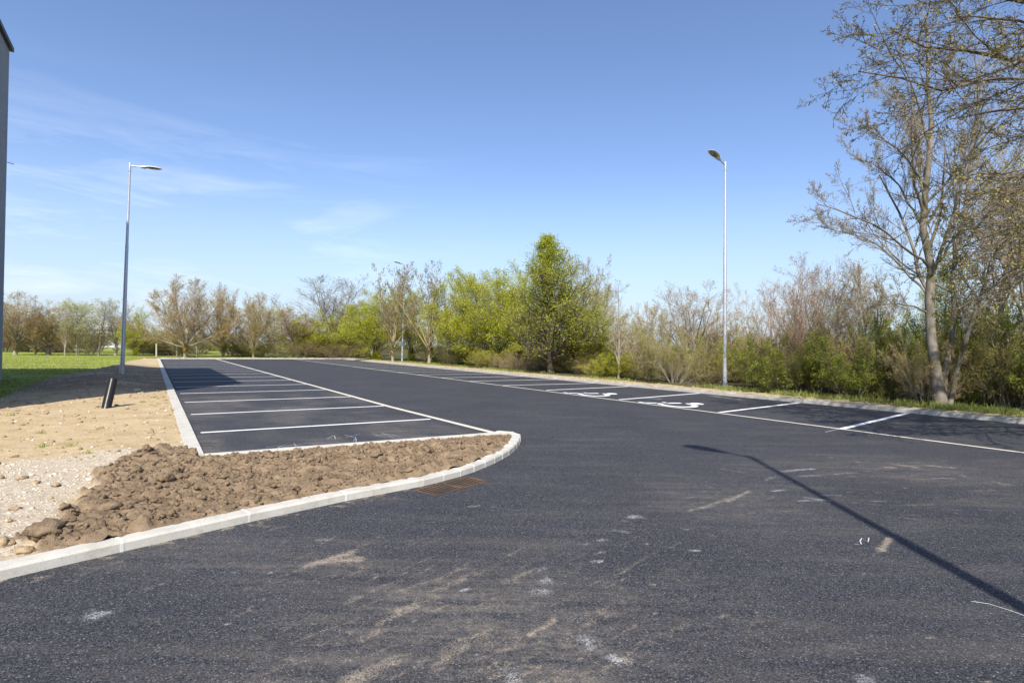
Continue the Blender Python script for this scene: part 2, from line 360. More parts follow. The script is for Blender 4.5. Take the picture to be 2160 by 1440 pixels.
# asphalt with dried mud
blot = [  # x1,y1,x2,y2 px, half width m, strength, channel (0 mud, 1 chalk/white, 2 film)
 (652,1192,745,1163,.045,1.0,0),(670,1186,752,1180,.06,.9,0),(745,1175,757,1196,.03,.6,0),(500,1245,700,1215,.04,.45,0),(780,1222,800,1214,.02,.8,0),
 (540,1225,640,1200,.02,.5,0),(890,1235,985,1195,.03,.6,0),(930,1240,1000,1210,.05,.65,0),(835,1290,880,1272,.035,.8,0),(900,1265,1060,1225,.05,.45,0),
 (975,1245,995,1240,.02,.8,1),(990,1290,1060,1265,.05,.5,0),(760,1350,805,1330,.03,.85,0),(960,1352,1025,1332,.025,.7,0),(880,1395,1020,1345,.03,.5,0),
 (1110,1343,1168,1308,.025,1.0,0),(1060,1348,1110,1345,.03,.6,0),(1230,1322,1285,1275,.022,.65,0),(1030,1378,1140,1352,.035,.6,0),(740,1432,830,1395,.06,.8,0),(830,1430,885,1400,.02,.6,0),
 (660,1365,690,1350,.03,.6,0),(1065,1400,1200,1350,.04,.5,0),(940,1430,1100,1395,.03,.5,0),(1262,1184,1268,1183,.035,1,1),(1260,1166,1270,1164,.03,.7,1),(1230,1148,1240,1147,.03,.6,1),(1266,1139,1273,1138,.04,.7,1),
 (1138,1202,1146,1198,.04,.6,1),(1150,1222,1158,1220,.04,.8,1),(1128,1248,1150,1248,.045,.6,1),(1236,1345,1244,1365,.05,.7,1),(1285,1385,1310,1392,.03,.8,1),(1320,1388,1326,1390,.03,1,0),(1205,1303,1222,1300,.03,.5,1),
 (1076,1420,1090,1435,.05,.6,1),(864,1138,870,1138,.025,.7,1),(674,1137,690,1137,.04,.6,1),(205,1296,215,1294,.06,.8,1),(300,1245,360,1225,.02,.7,0),(560,1120,600,1110,.03,.6,0),(990,1068,1010,1066,.03,.8,0),(1035,1069,1045,1068,.02,.7,0),
 (1450,1078,1560,1045,.025,.8,0),(1475,1072,1505,1066,.03,.7,1),(1535,1058,1580,1035,.025,.9,0),(1480,1060,1530,1030,.02,.5,0),(1620,1052,1634,1046,.03,.6,0),(1630,1035,1652,1033,.03,.9,1),(1300,1118,1325,1122,.04,.6,1),(1330,1090,1345,1088,.05,.7,1),(1313,1098,1320,1098,.03,.7,0),
 (1650,994,1715,988,.05,.7,1),(1690,1004,1760,1000,.05,.6,1),(1755,1000,1800,996,.04,.6,1),(1615,1012,1640,1003,.03,.6,1),(1860,985,1890,986,.05,.8,0),(1895,980,1930,985,.06,.9,0),(1955,982,2010,986,.06,.8,0),(1920,975,1980,976,.03,.6,0),(1750,964,1756,965,.03,.9,0),(1806,973,1814,975,.04,.8,0),
 (2095,1015,2125,1022,.05,.7,0),(2030,1003,2036,1004,.04,.8,0),(1860,1160,1876,1133,.035,1,0),(1835,1175,1858,1160,.02,.5,0),(1820,1209,1823,1210,.02,.8,0),(1410,1212,1535,1248,.10,.30,2),(2040,1235,2080,1245,.08,.35,0),
 (1580,1080,1590,1080,.03,.5,0),(1450,1050,1460,1048,.03,.6,1),(1345,1090,1352,1090,.02,.7,0),(1455,1160,1475,1160,.02,.8,1),(1515,1302,1535,1296,.03,.7,0),(1575,1330,1600,1300,.02,.5,0),
 (1775,1358,1790,1358,.06,.4,1),(1820,1435,1830,1430,.04,.8,1),(1300,1075,1360,1070,.03,.4,0),(1225,945,1245,940,.05,.4,0),(1290,918,1330,905,.05,.4,0),
 (560,862,610,860,.08,.7,1),(500,873,540,872,.07,.5,1),(480,838,530,835,.08,.45,1),(560,832,600,833,.08,.4,1),(700,840,740,832,.1,.4,0),(745,870,800,866,.12,.6,0),(560,890,620,886,.12,.4,0),(620,885,700,895,.12,.35,0),(660,845,700,862,.10,.35,0),(590,845,620,862,.08,.35,0),(455,832,475,845,.06,.4,0),
 (730,824,770,820,.08,.5,0),(780,815,800,817,.1,.4,0),(1360,838,1395,842,.15,.7,1),(1500,835,1560,842,.12,.8,1),(1560,850,1600,846,.10,.6,1),(1255,832,1275,830,.08,.5,1),(1325,845,1335,847,.05,.6,0),(1190,795,1230,800,.15,.6,1),(1040,790,1080,800,.15,.5,1),(850,776,920,780,.2,.5,1),
]
rb = np.random.default_rng(321)
for i in range(150):    # thin mud smears left by turning tyres
    px, py = rb.uniform(480, 1380), rb.uniform(1140, 1470); ln_ = rb.uniform(15, 110) * (py - 730) / 600
    blot.append((px, py, px + ln_, py - ln_ * rb.uniform(.32, .62), rb.uniform(.008, .028), rb.uniform(.3, .72), 0))
for i in range(70):
    px, py = rb.uniform(1500, 2160), rb.uniform(965, 1100); ln_ = rb.uniform(8, 60)
    blot.append((px, py, px + ln_, py + ln_ * rb.uniform(-.05, .15), rb.uniform(.012, .035), rb.uniform(.3, .75), int(rb.random() < .35)))
for i in range(120):    # scattered flecks
    px, py = rb.uniform(0, 2160), rb.uniform(900, 1440); blot.append((px, py, px + rb.uniform(1, 10), py, rb.uniform(.008, .02), rb.uniform(.6, 1), int(rb.random() < .5)))
segs = []
for q in blot:
    a = P(q[0], q[1]); b = P(q[2], q[3]); segs.append((a, b, q[4], q[5], q[6]))
def dirt_attr(x, y):
    col = np.zeros((len(x), 3))
    wob = (fbm(x, y, 7, 3, 3) - 0.5)
    for a, b, w, s, ch in segs:
        d = b - a; L = max(d @ d, 1e-6)
        t = np.clip(((x - a[0]) * d[0] + (y - a[1]) * d[1]) / L, 0, 1)
        dist = np.hypot(x - a[0] - t * d[0], y - a[1] - t * d[1])
        e = s * .92 * np.exp(-(dist * (1 + 1.4 * wob) / (w * 1.25)) ** 2)
        col[:, ch] = np.maximum(col[:, ch], e)
    # crumbs of soil along the foot of the front kerb
    near = (x > -6) & (x < 1.5) & (y < 11)
    dd = np.full(len(x), 9.0); dd[near] = polydist(x[near], y[near], NOSE, False)[0]
    cr = np.clip(1 - (dd - 0.05) / 0.42, 0, 1) * np.clip((fbm(x, y, 14, 3, 8) - 0.50) * 6, 0, 1) * 0.78
    cr *= np.clip((-x + 0.3) / 1.6, 0.25, 1)
    col[:, 0] = np.maximum(col[:, 0], cr)
    for px_, py_, wx_, wy_, k_ in ((1000, 1310, 1.0, .9, .95), (1150, 1400, .8, .5, .9), (760, 1400, .9, .4, .7), (640, 1200, .9, .35, .6), (1240, 1300, .5, .7, .6), (1520, 1060, 1.0, 1.1, .5), (1900, 990, 1.8, .9, .55), (420, 1150, 1.4, .35, .45), (1500, 1330, .8, .8, .4)):
        c = P(px_, py_); e = np.exp(-(((x - c[0]) / wx_) ** 2 + ((y - c[1]) / wy_) ** 2)); col[:, 2] = np.maximum(col[:, 2], e * (0.5 + fbm(x, y, 1.6, 3, 5)) * k_)
    u, v = uv_of(x, y)
    bay = ((v > VL) & (v < VS1) & (u > 9) & (u < 19)) * fbm(u * .5, v * 1.5, 1.1, 3, 11)
    col[:, 2] = np.maximum(col[:, 2], np.clip((bay - .36) * 2.8, 0, .9))
    return np.clip(col, 0, 1)
gridmesh('asphalt', axis(-42, 42, -4.5, 6.5, 0.035, 1.05, 1.2), axis(-16, 64, 2.2, 9.5, 0.035, 1.04, 0.9), None, lambda x, y: 0 * x, M['asphalt'], dirt_attr)

# ground to the horizon, meadow, far and right land
b0 = MB(); b0.add([(-700, -500, -.3), (700, -500, -.3), (700, 900, -.3), (-700, 900, -.3)], [(0, 1, 2, 3)]); tag(b0.build('ground', M['meadow']), kind='structure')
mead_poly = [tuple(FRONT[0]), tuple(FRONT[3]), tuple(NOSE[1]), tuple(K0), tuple(KFAR), tuple(UV(UF, VR)), tuple(UV(300, VR)), (-420, 500), (-420, -60), (-25, -20)]
gridmesh('meadow', axis(-420, 60, -34, -12, 0.5, 1.1, 25), axis(-60, 500, 14, 55, 0.5, 1.1, 25), mead_poly,
         lambda x, y: 0.02 + 0.0 * x, M['meadow'])
# worn track across the meadow
TRK = [P(-380, 768), P(-100, 770.5), P(60, 771.5), P(150, 771), P(215, 772)]
gridmesh('path', axis(-48, -14, -46, -15, .3, 1.0, .3), axis(15, 45, 16, 44, .3, 1.0, .3), [tuple(p + np.array([0, .45])) for p in TRK] + [tuple(p - np.array([0, .45])) for p in TRK[::-1]], lambda x, y: .03 + 0 * x, M['earth'], lambda x, y: np.stack([.6 + 0 * x, 0 * x, .6 + 0 * x], 1))
# bare earth left of the kerb
SOILB = [P(*p) for p in [(-260, 930), (0, 843), (60, 815), (120, 795), (200, 786), (250, 776), (285, 763), (300, 757.5)]]
def inset(L, w):
    L = np.array(L); t = np.gradient(L, axis=0); t /= np.linalg.norm(t, axis=1, keepdims=True); return L + np.stack([-t[:, 1], t[:, 0]], 1) * w
earth_poly = [tuple(p) for p in inset(FRONT, .10)[2:-1]] + [tuple(NOSE[-1] + np.array([-.12, -.07]))] + [tuple(K0), tuple(KFAR)] + [tuple(UV(UF + .7, .4)), tuple(UV(UF + .7, -.7))] + [tuple(p) for p in SOILB[::-1]] + [(-11, 4)]
TOP = [P(*p) for p in [(70, 1150), (135, 1100), (190, 1060), (215, 1010), (270, 980), (345, 955), (420, 960), (740, 935), (1060, 905), (1120, 915), (1110, 985), (890, 1040), (740, 1070), (254, 1180), (60, 1205)]]
top_poly = [tuple(p) for p in TOP]
GR = [P(*p) for p in [(-300, 1010), (0, 985), (120, 965), (280, 955), (400, 960), (425, 970), (215, 1060), (0, 1210), (-300, 1300)]]
def topmask(x, y):
    d, _, _ = polydist(x, y, top_poly); s = np.where(inside(x, y, top_poly), d, -d)
    return np.clip((s + (fbm(x, y, 5, 4, 21) - .5) * .38) / .06 + .5, 0, 1)
def gravmask(x, y):
    d, _, _ = polydist(x, y, GR); s = np.where(inside(x, y, GR), d, -d)
    return np.clip((s + (fbm(x, y, 2.5, 5, 23) - .5) * 1.3) / .35 + .5, 0, 1)
def clodh(x, y):
    wx = x + .05 * (fbm(x, y, 9, 3, 91) - .5); wy = y + .05 * (fbm(x, y, 9, 3, 92) - .5); h = 0
    for sc, amp, sd in ((3.2, .085, 1), (6.5, .055, 2), (13, .028, 3)):
        r = np.random.default_rng(400 + sd); G = r.random((64, 64, 4)); X = wx * sc; Y = wy * sc; xi = np.floor(X).astype(int); yi = np.floor(Y).astype(int); best = np.zeros(len(x))
        for i in (-1, 0, 1):
            for j in (-1, 0, 1):
                g = G[(xi + i) & 63, (yi + j) & 63]; dx = X - xi - i - g[:, 0]; dy = (Y - yi - j - g[:, 1])
                rr = .30 + .5 * g[:, 2]; e = np.clip(1 - (dx * dx + dy * dy * (1 + g[:, 3])) / rr ** 2, 0, 1) ** .5 * rr * (g[:, 3] ** 1.5 * 1.3)
                best = np.maximum(best, e)
        h = h + amp * best
    return h * .95 + .03 * (fbm(x, y, 17, 3, 95) - .5) + .015 * np.random.default_rng(5).random(len(x))
def earth_h(x, y):
    u, v = uv_of(x, y)
    bank = 0.20 * np.exp(-((v + 1.6) / 1.1) ** 2) * np.clip((u - 17) / 8, 0, 1) * np.clip((62 - u) / 12, 0, 1)
    z = 0.035 + bank + 0.05 * (fbm(x, y, 1.1, 4, 31) - .5)
    tm = topmask(x, y)
    k = tm > 0.01; cl = np.zeros(len(x)); cl[k] = clodh(x[k], y[k]) * 1.15
    z = z + tm * (0.015 + 0.05 * fbm(x, y, 2.2, 3, 41) + cl) + (1 - tm) * 0.022 * (fbm(x, y, 8, 4, 61) - .5)
    dk, _, _ = polydist(x, y, [tuple(p) for p in FRONT[1:]] + [tuple(K0), tuple(KFAR)], False)
    z = z * np.clip(.25 + dk / .3, 0, 1) + .012
    db, _, _ = polydist(x, y, [tuple(NOSE[-2]), tuple(K0)], False)
    z = .026 + (z - .026) * np.where(v > VL - .1, np.clip(db / .95, .06, 1) ** 1.1, 1)
    return np.clip(z, 0.026, 1)
def earth_attr(x, y):
    u, v = uv_of(x, y)
    bank = np.clip((u - 19) / 4, 0, 1) * np.clip((44 - u) / 6, 0, 1) * np.clip((fbm(x, y, 1.2, 4, 25) - .30) * 4, 0, .85)
    return np.stack([gravmask(x, y), np.maximum(topmask(x, y), bank), 0 * x], 1)
gridmesh('bare_earth', axis(-40, 2, -5.4, 0.4, 0.02, 1.035, .5), axis(2, 60, 3.8, 10.6, 0.02, 1.03, .6), earth_poly, earth_h, M['earth'], earth_attr)

# land behind the right kerb and beyond the far end
def vpoly(pts): return [tuple(p) for p in pts]
RKn = RK
right_poly = vpoly(RK) + [tuple(UV(300, VR)), (200, 500), (300, 300), (300, -60), (30, -30)]
def right_h(x, y):
    u, v = uv_of(x, y)
    return 0.075 + 0.02 * (fbm(x, y, 2, 4, 71) - .5) + 0.06 * np.clip((v - 17.6) / 2, 0, 1) * fbm(x, y, .8, 3, 72)
def right_attr(x, y):
    u, v = uv_of(x, y); e = (fbm(x, y, 1.3, 4, 73) - .5) * 1.0
    lim = 17.75 + np.clip((u - 14) / 10, 0, 1) * .55 - np.clip((10 - u) / 6, 0, 1) * .5
    return np.stack([np.clip((lim - .25 + e - v) / .3, 0, 1) * .4, 0 * x, 1 - 0 * x], 1), lim, e
o = gridmesh('woodland_floor', axis(-60, 300, -14, 18, 0.25, 1.08, 20), axis(-60, 500, 10, 62, .25, 1.08, 20), right_poly, right_h, M['litter'])
# dry verge strip next to the kerb
n = 240; us = np.concatenate([np.linspace(-8, 20, n), np.linspace(20, UF + 1.2, 200)[1:]])
vr_at = lambda u: np.interp(u, [uv_of(*p)[0] for p in RK], [uv_of(*p)[1] for p in RK])
rows = []
for u in us:
    w = (0.85 + 0.45 * np.clip((u - 12) / 8, 0, 1)) * (0.75 + 0.6 * float(fbm(np.array([u]), np.array([0.]), .9, 4, 74)[0])) * (0.55 if u < 9 else 1)
    rows.append([(u, vr_at(u) + t * w) for t in (0.0, .25, .5, .75, 1.0)])
V = []; 
for r in rows:
    for k, (u, v) in enumerate(r):
        p = UV(u, v); z = 0.105 + .03 * random.random() - (.03 if k == 0 else 0) - (.05 if k == 4 else 0); V.append((p[0], p[1], z + .02))
Q = [(i * 5 + k, i * 5 + k + 1, (i + 1) * 5 + k + 1, (i + 1) * 5 + k) for i in range(len(rows) - 1) for k in range(4)]
me = mesh('dry_verge', V, np.array(Q), M['earth'], True); a = me.color_attributes.new('dirt', 'FLOAT_COLOR', 'POINT')
col = np.ones((len(V), 4), np.float32); col[:, :3] = (0.25, 0, 0.45); a.data.foreach_set('color', col.ravel()); tag(link('dry_verge', me), kind='structure')
# far verge
V = []; Q = []
for i, v in enumerate(np.linspace(-1, VR + .6, 120)):
    for k, du in enumerate((0.05, .5, 1.0, 1.6)):
        p = UV(UF + du * (1 + .25 * random.random() * (k == 3)), v); V.append((p[0], p[1], .10 + .05 * random.random() - .05 * (k == 3)))
Q = [(i * 4 + k, (i + 1) * 4 + k, (i + 1) * 4 + k + 1, i * 4 + k + 1) for i in range(119) for k in range(3)]
me = mesh('far_verge', V, np.array(Q), M['earth'], True); a = me.color_attributes.new('dirt', 'FLOAT_COLOR', 'POINT')
col = np.ones((len(V), 4), np.float32); col[:, :3] = (0.3, 0, 0.3); a.data.foreach_set('color', col.ravel()); tag(link('far_verge', me), kind='structure')

# ------------------------------------------------------------------ kerbs
def resample(pts, step):
    pts = [np.asarray(p, float) for p in pts]; d = [0]
    for i in range(1, len(pts)): d.append(d[-1] + np.linalg.norm(pts[i] - pts[i - 1]))
    n = max(1, int(round(d[-1] / step))); t = np.linspace(0, d[-1], n + 1)
    return np.stack([np.interp(t, d, [p[0] for p in pts]), np.interp(t, d, [p[1] for p in pts])], 1)
def kerb(name, pts, w, h, step=1.0, ch=0.02, gap=0.006, m=None, side=1, z0=-.05, hvar=0.002, joints=False):
    """row of kerb stones; the chamfer faces the right of travel when side=1"""
    R = resample(pts, step); mb = MB(); mm = MB()
    for i in range(len(R) - 1):
        a, b = R[i], R[i + 1]; d = (b - a) / np.linalg.norm(b - a)
        def nrm(k):
            t = R[min(k + 1, len(R) - 1)] - R[max(k - 1, 0)]; t /= np.linalg.norm(t); return np.array([t[1], -t[0]]) * side
        hh = h + random.uniform(-1, 1) * hvar; off = random.uniform(-1, 1) * hvar
        v = []
        for e, (p, s) in enumerate(((a, 1), (b, -1))):
            n_ = nrm(i + e); p = p + d * s * gap / 2
            for (o_, z) in ((0, z0), (0, hh - ch), (-ch * .7, hh), (-w + .008, hh), (-w, hh - .008), (-w, z0)):
                q = p + n_ * (o_ + off); v.append((q[0], q[1], z))
        f = [(0, 5, 4, 3, 2, 1), (6, 7, 8, 9, 10, 11)] + [(k, (k + 1) % 6, 6 + (k + 1) % 6, 6 + k) for k in range(6)]
        mb.add(v, f)
        if i and joints:   # mortar in the joint
            n_ = nrm(i); g = gap * .5 + .004
            vv = []
            for s in (-g, g):
                for (o_, z) in ((.003, z0), (.003, h - ch), (-ch * .7 + .001, h + .003), (-w + .004, h + .003), (-w + .004, z0)):
                    q = a + d * s + n_ * o_; vv.append((q[0], q[1], z))
            mm.add(vv, [(0, 1, 2, 3, 4)[::-1], (5, 6, 7, 8, 9)] + [(k, (k + 1) % 5, 5 + (k + 1) % 5, 5 + k) for k in range(5)])
    o = tag(mb.build(name, m or M['kerb']), kind='structure')
    if joints: tag(mm.build(name + '_joints', M['mortar']), kind='structure')
    return o
kerb('front_kerb', FRONT[:8], .15, .085, 1.0, gap=.014, joints=True)
kerb('nose_kerb', FRONT[7:], .15, .085, .30, gap=.008, joints=True)
BK = [NOSE[-1], (P(740, 941) + 0), K0 + (NOSE[-1] - K0) / np.linalg.norm(NOSE[-1] - K0) * .06]
BK = [NOSE[-1], K0]
kerb('back_kerb', BK, .13, .06, 1.0, side=1, ch=.008)
kerb('left_kerb', [K0 + 0.0 * A, KFAR], .20, .065, 1.0, side=1, ch=.008, gap=.003, hvar=.001)
kerb('far_kerb', [KFAR, UV(UF, VR)], .25, .10, 1.0, side=1, ch=.015)
kerb('right_kerb', RK, .22, .115, 1.0, side=-1, ch=.02, gap=.01)
def strip(name, pts, w, z=.004, m='paint', kind='structure', seg=1.0, gap=0.0, step=None):
    mb = MB(); R = resample(pts, seg) if step is None else np.array(pts)
    for i in range(len(R) - 1):
        a, b = R[i], R[i + 1]; d = (b - a) / np.linalg.norm(b - a); n_ = np.array([d[1], -d[0]]) * w / 2; a2 = a + d * gap / 2; b2 = b - d * gap / 2
        mb.add([(*(a2 - n_), z), (*(a2 + n_), z), (*(b2 + n_), z), (*(b2 - n_), z)], [(0, 1, 2, 3)])
    return tag(mb.build(name, M[m]), kind=kind)
strip('left_edging', [P(1046, 914), UV(14, VS1), UV(UF, VS1 - .05)], .14, .006, 'strip', gap=.004)
strip('right_edging', [UV(-10, 12.35), UV(-2, 12.05), UV(3.4, 12.0), UV(9.5, 12.12), UV(30, VS2), UV(UF, VS2)], .11, .006, 'strip', gap=.004)
# painted bay lines
for k in range(17):
    u = 11.42 + 2.955 * k
    strip('bay_line', [UV(u, VL + .12), UV(u - .02, VS1 - .08)], .105)
right_lines = [((1768, 906), (1920, 870)), ((1515, 870), (1688, 849)), ((1303, 843), (1478, 829)), ((1150, 823), (1325, 815))]
for a_, b_ in right_lines:
    p, q = P(*a_), P(*b_); qv = uv_of(*q); q = p + (q - p) * (VR - .03 - uv_of(*p)[1]) / (qv[1] - uv_of(*p)[1]); strip('bay_line', [p + (q - p) * .015, q], .12)
for k in range(14):
    u = 19.95 + 2.955 * k; strip('bay_line', [UV(u, VS2 + .06), UV(u - .15, VR - .04)], .11)
strip('chalk_line', [P(1741, 911), P(1768, 905)], .02, .003, 'chalk')
# wheelchair symbols
def symbol(o_uv, ex, ey, s):
    """ex, ey: ground axes of the symbol's right and up; s metres tall"""
    mb = MB(); z = .005
    def T(p): q = o_uv + ex * p[0] * s * 1.45 + ey * p[1] * s; return (q[0], q[1], z)
    def arc(cx, cy, r0, r1, a0, a1, n=36):
        v = []; 
        for i in range(n + 1):
            t = a0 + (a1 - a0) * i / n; v += [T((cx + r0 * math.cos(t), cy + r0 * math.sin(t))), T((cx + r1 * math.cos(t), cy + r1 * math.sin(t)))]
        mb.add(v, [(2 * i, 2 * i + 1, 2 * i + 3, 2 * i + 2) for i in range(n)])
    def bar(p, q, w):
        p, q = np.array(p), np.array(q); d = (q - p) / np.linalg.norm(q - p); n_ = np.array([-d[1], d[0]]) * w / 2
        mb.add([T(p - n_), T(q - n_), T(q + n_), T(p + n_)], [(0, 1, 2, 3)])
    v = [T((.08, .90))] + [T((.08 + .10 * math.cos(2 * PI * i / 24), .90 + .10 * math.sin(2 * PI * i / 24))) for i in range(24)]
    mb.add(v, [(0, 1 + i, 1 + (i + 1) % 24) for i in range(24)])
    arc(-.02, .50, .215, .30, math.radians(62), math.radians(300))
    bar((.14, .66), (.12, .40), .085); bar((.13, .43), (.24, .40), .07); bar((.13, .25), (.17, .05), .08); bar((.14, .05), (.27, .0), .06)
    return mb
for (a_, b_, lab) in (((1198, 831), (1305, 831.5), 'wheelchair symbol in the bay farther from the camera, left of the other one'), ((1364, 852.5), (1489, 853), 'wheelchair symbol in the bay nearer the camera, beside the tall lamp post')):
    p = P(*a_); q = P(*b_); L = np.linalg.norm(q - p); ey = (q - p) / L; ex = np.array([-ey[1], ey[0]])
    o = symbol(p + ex * .0, ex, ey, L).build('wheelchair_symbol', M['paint'])
    tag(o, 'white painted ' + lab, 'road marking', 'wheelchair symbols painted on the right bays')
# chalk scribbles
def scrib(px, w=.009): strip('chalk_mark', [P(*p) for p in px], w, .0035, 'chalk', seg=.1)
for s_ in ([(2048, 1268), (2080, 1272), (2120, 1284), (2165, 1300)], [(1818, 1135), (1814, 1141), (1817, 1148)], [(1833, 1134), (1828, 1140), (1831, 1143)],
           [(585, 945), (600, 938), (640, 940)], [(600, 942), (650, 934), (700, 936)], [(690, 925), (705, 918), (708, 926)], [(690, 925), (720, 924)], [(728, 917), (752, 924), (745, 930)], [(730, 922), (760, 915)],
           [(785, 914), (800, 919), (815, 921)], [(790, 920), (818, 915), (846, 922)], [(620, 935), (625, 942), (665, 943)], [(735, 945), (752, 930), (750, 922)], [(560, 944), (585, 940), (615, 946)], [(660, 938), (700, 941), (735, 938)], [(805, 913), (830, 923)]):
    scrib(s_)

# ------------------------------------------------------------------ drain grate
g0, g1, g2, g3 = [np.append(P(*p), 0) for p in [(868, 1032), (985, 1003), (1035, 1017), (922, 1049)]]
gc = (g0 + g1 + g2 + g3) / 4; gx = (g1 - g0 + g2 - g3) / 2; L = np.linalg.norm(gx); gx /= L; gy = np.array([-gx[1], gx[0], 0]); Wd = .34
gr = empty('drain_grate', (gc[0], gc[1], 0), math.atan2(gx[1], gx[0]), label='rusty iron drain grate let into the asphalt beside the front kerb', cat='drain grate')
L = L * .98
fb = MB(); fb.box(-L / 2, L / 2, -Wd / 2, -Wd / 2 + .018, -.03, .0075); fb.box(-L / 2, L / 2, Wd / 2 - .018, Wd / 2, -.03, .0075)
fb.box(-L / 2, -L / 2 + .03, -Wd / 2 + .03, Wd / 2 - .03, -.03, .0070); fb.box(L / 2 - .03, L / 2, -Wd / 2 + .03, Wd / 2 - .03, -.03, .0070); fb.box(-.02, .02, -Wd / 2 + .03, Wd / 2 - .03, -.03, .0070)
fb.build('frame', M['rust'], gr)
pb = MB(); pb.box(-L / 2 + .03, L / 2 - .03, -Wd / 2 + .03, Wd / 2 - .03, .0012, .002); pb.build('pit_shade_sheet', M['pit_shade_sheet'], gr)  # flat black sheet on the asphalt, painted as the shade below the bars
nb = 15
for i in range(nb):
    x = -L / 2 + .03 + (L - .06) * (i + .5) / nb
    if abs(x) < .03: continue
    bb = MB(); sh = .03; y0, y1 = -Wd / 2 + .03, Wd / 2 - .03
    bb.add([(x - .0075, y0, .003), (x + .0075, y0, .003), (x + .009 + sh, y1, .003), (x - .009 + sh, y1, .003), (x - .008, y0, .006), (x + .008, y0, .006), (x + .008 + sh, y1, .006), (x - .008 + sh, y1, .006)],
           [(0, 3, 2, 1), (4, 5, 6, 7), (0, 1, 5, 4), (1, 2, 6, 5), (2, 3, 7, 6), (3, 0, 4, 7)])
    bb.build('bar', M['rust'], gr)

# ------------------------------------------------------------------ corrugated pipe
pp = P(223, 858, .08); pipe = empty('drain_pipe', (pp[0], pp[1], 0.0), 0, label='black corrugated plastic pipe stub leaning out of the bare earth', cat='pipe')
top = np.append(XY(240, pp[1] + .35), 0); hp = HT(238, 797, top[1]); axis_v = Vector((XY(240, top[1])[0] - pp[0], .35, hp - .04))
Lp = axis_v.length; axn = axis_v.normalized(); q4 = axn.to_track_quat('Z', 'X').to_matrix().to_4x4()
NR = 34; ro = .098; pts = []; rad = []
for i in range(NR * 4 + 1):
    t = i / (NR * 4) * (Lp + .15) - .15; pts.append(axn * t); ph = (i % 4); rad.append(ro if ph in (0, 1) else ro - .013)
pm = MB(); n_ = 20; V = []; X_ = axn.cross(Vector((0, 1, 0))).normalized(); Y_ = axn.cross(X_)
def ring(c, r): return [tuple(c + X_ * math.cos(2 * PI * j / n_) * r + Y_ * math.sin(2 * PI * j / n_) * r) for j in range(n_)]
rings = [ring(p, r) for p, r in zip(pts, rad)] + [ring(pts[-1], ro - .018)] + [ring(pts[-1] - axn * .5, ro - .02)]
V = [v for r in rings for v in r]; pm.add(V, [(i * n_ + j, i * n_ + (j + 1) % n_, (i + 1) * n_ + (j + 1) % n_, (i + 1) * n_ + j) for i in range(len(rings) - 1) for j in range(n_)])
pm.build('corrugated_wall', M['plastic'], pipe, True)

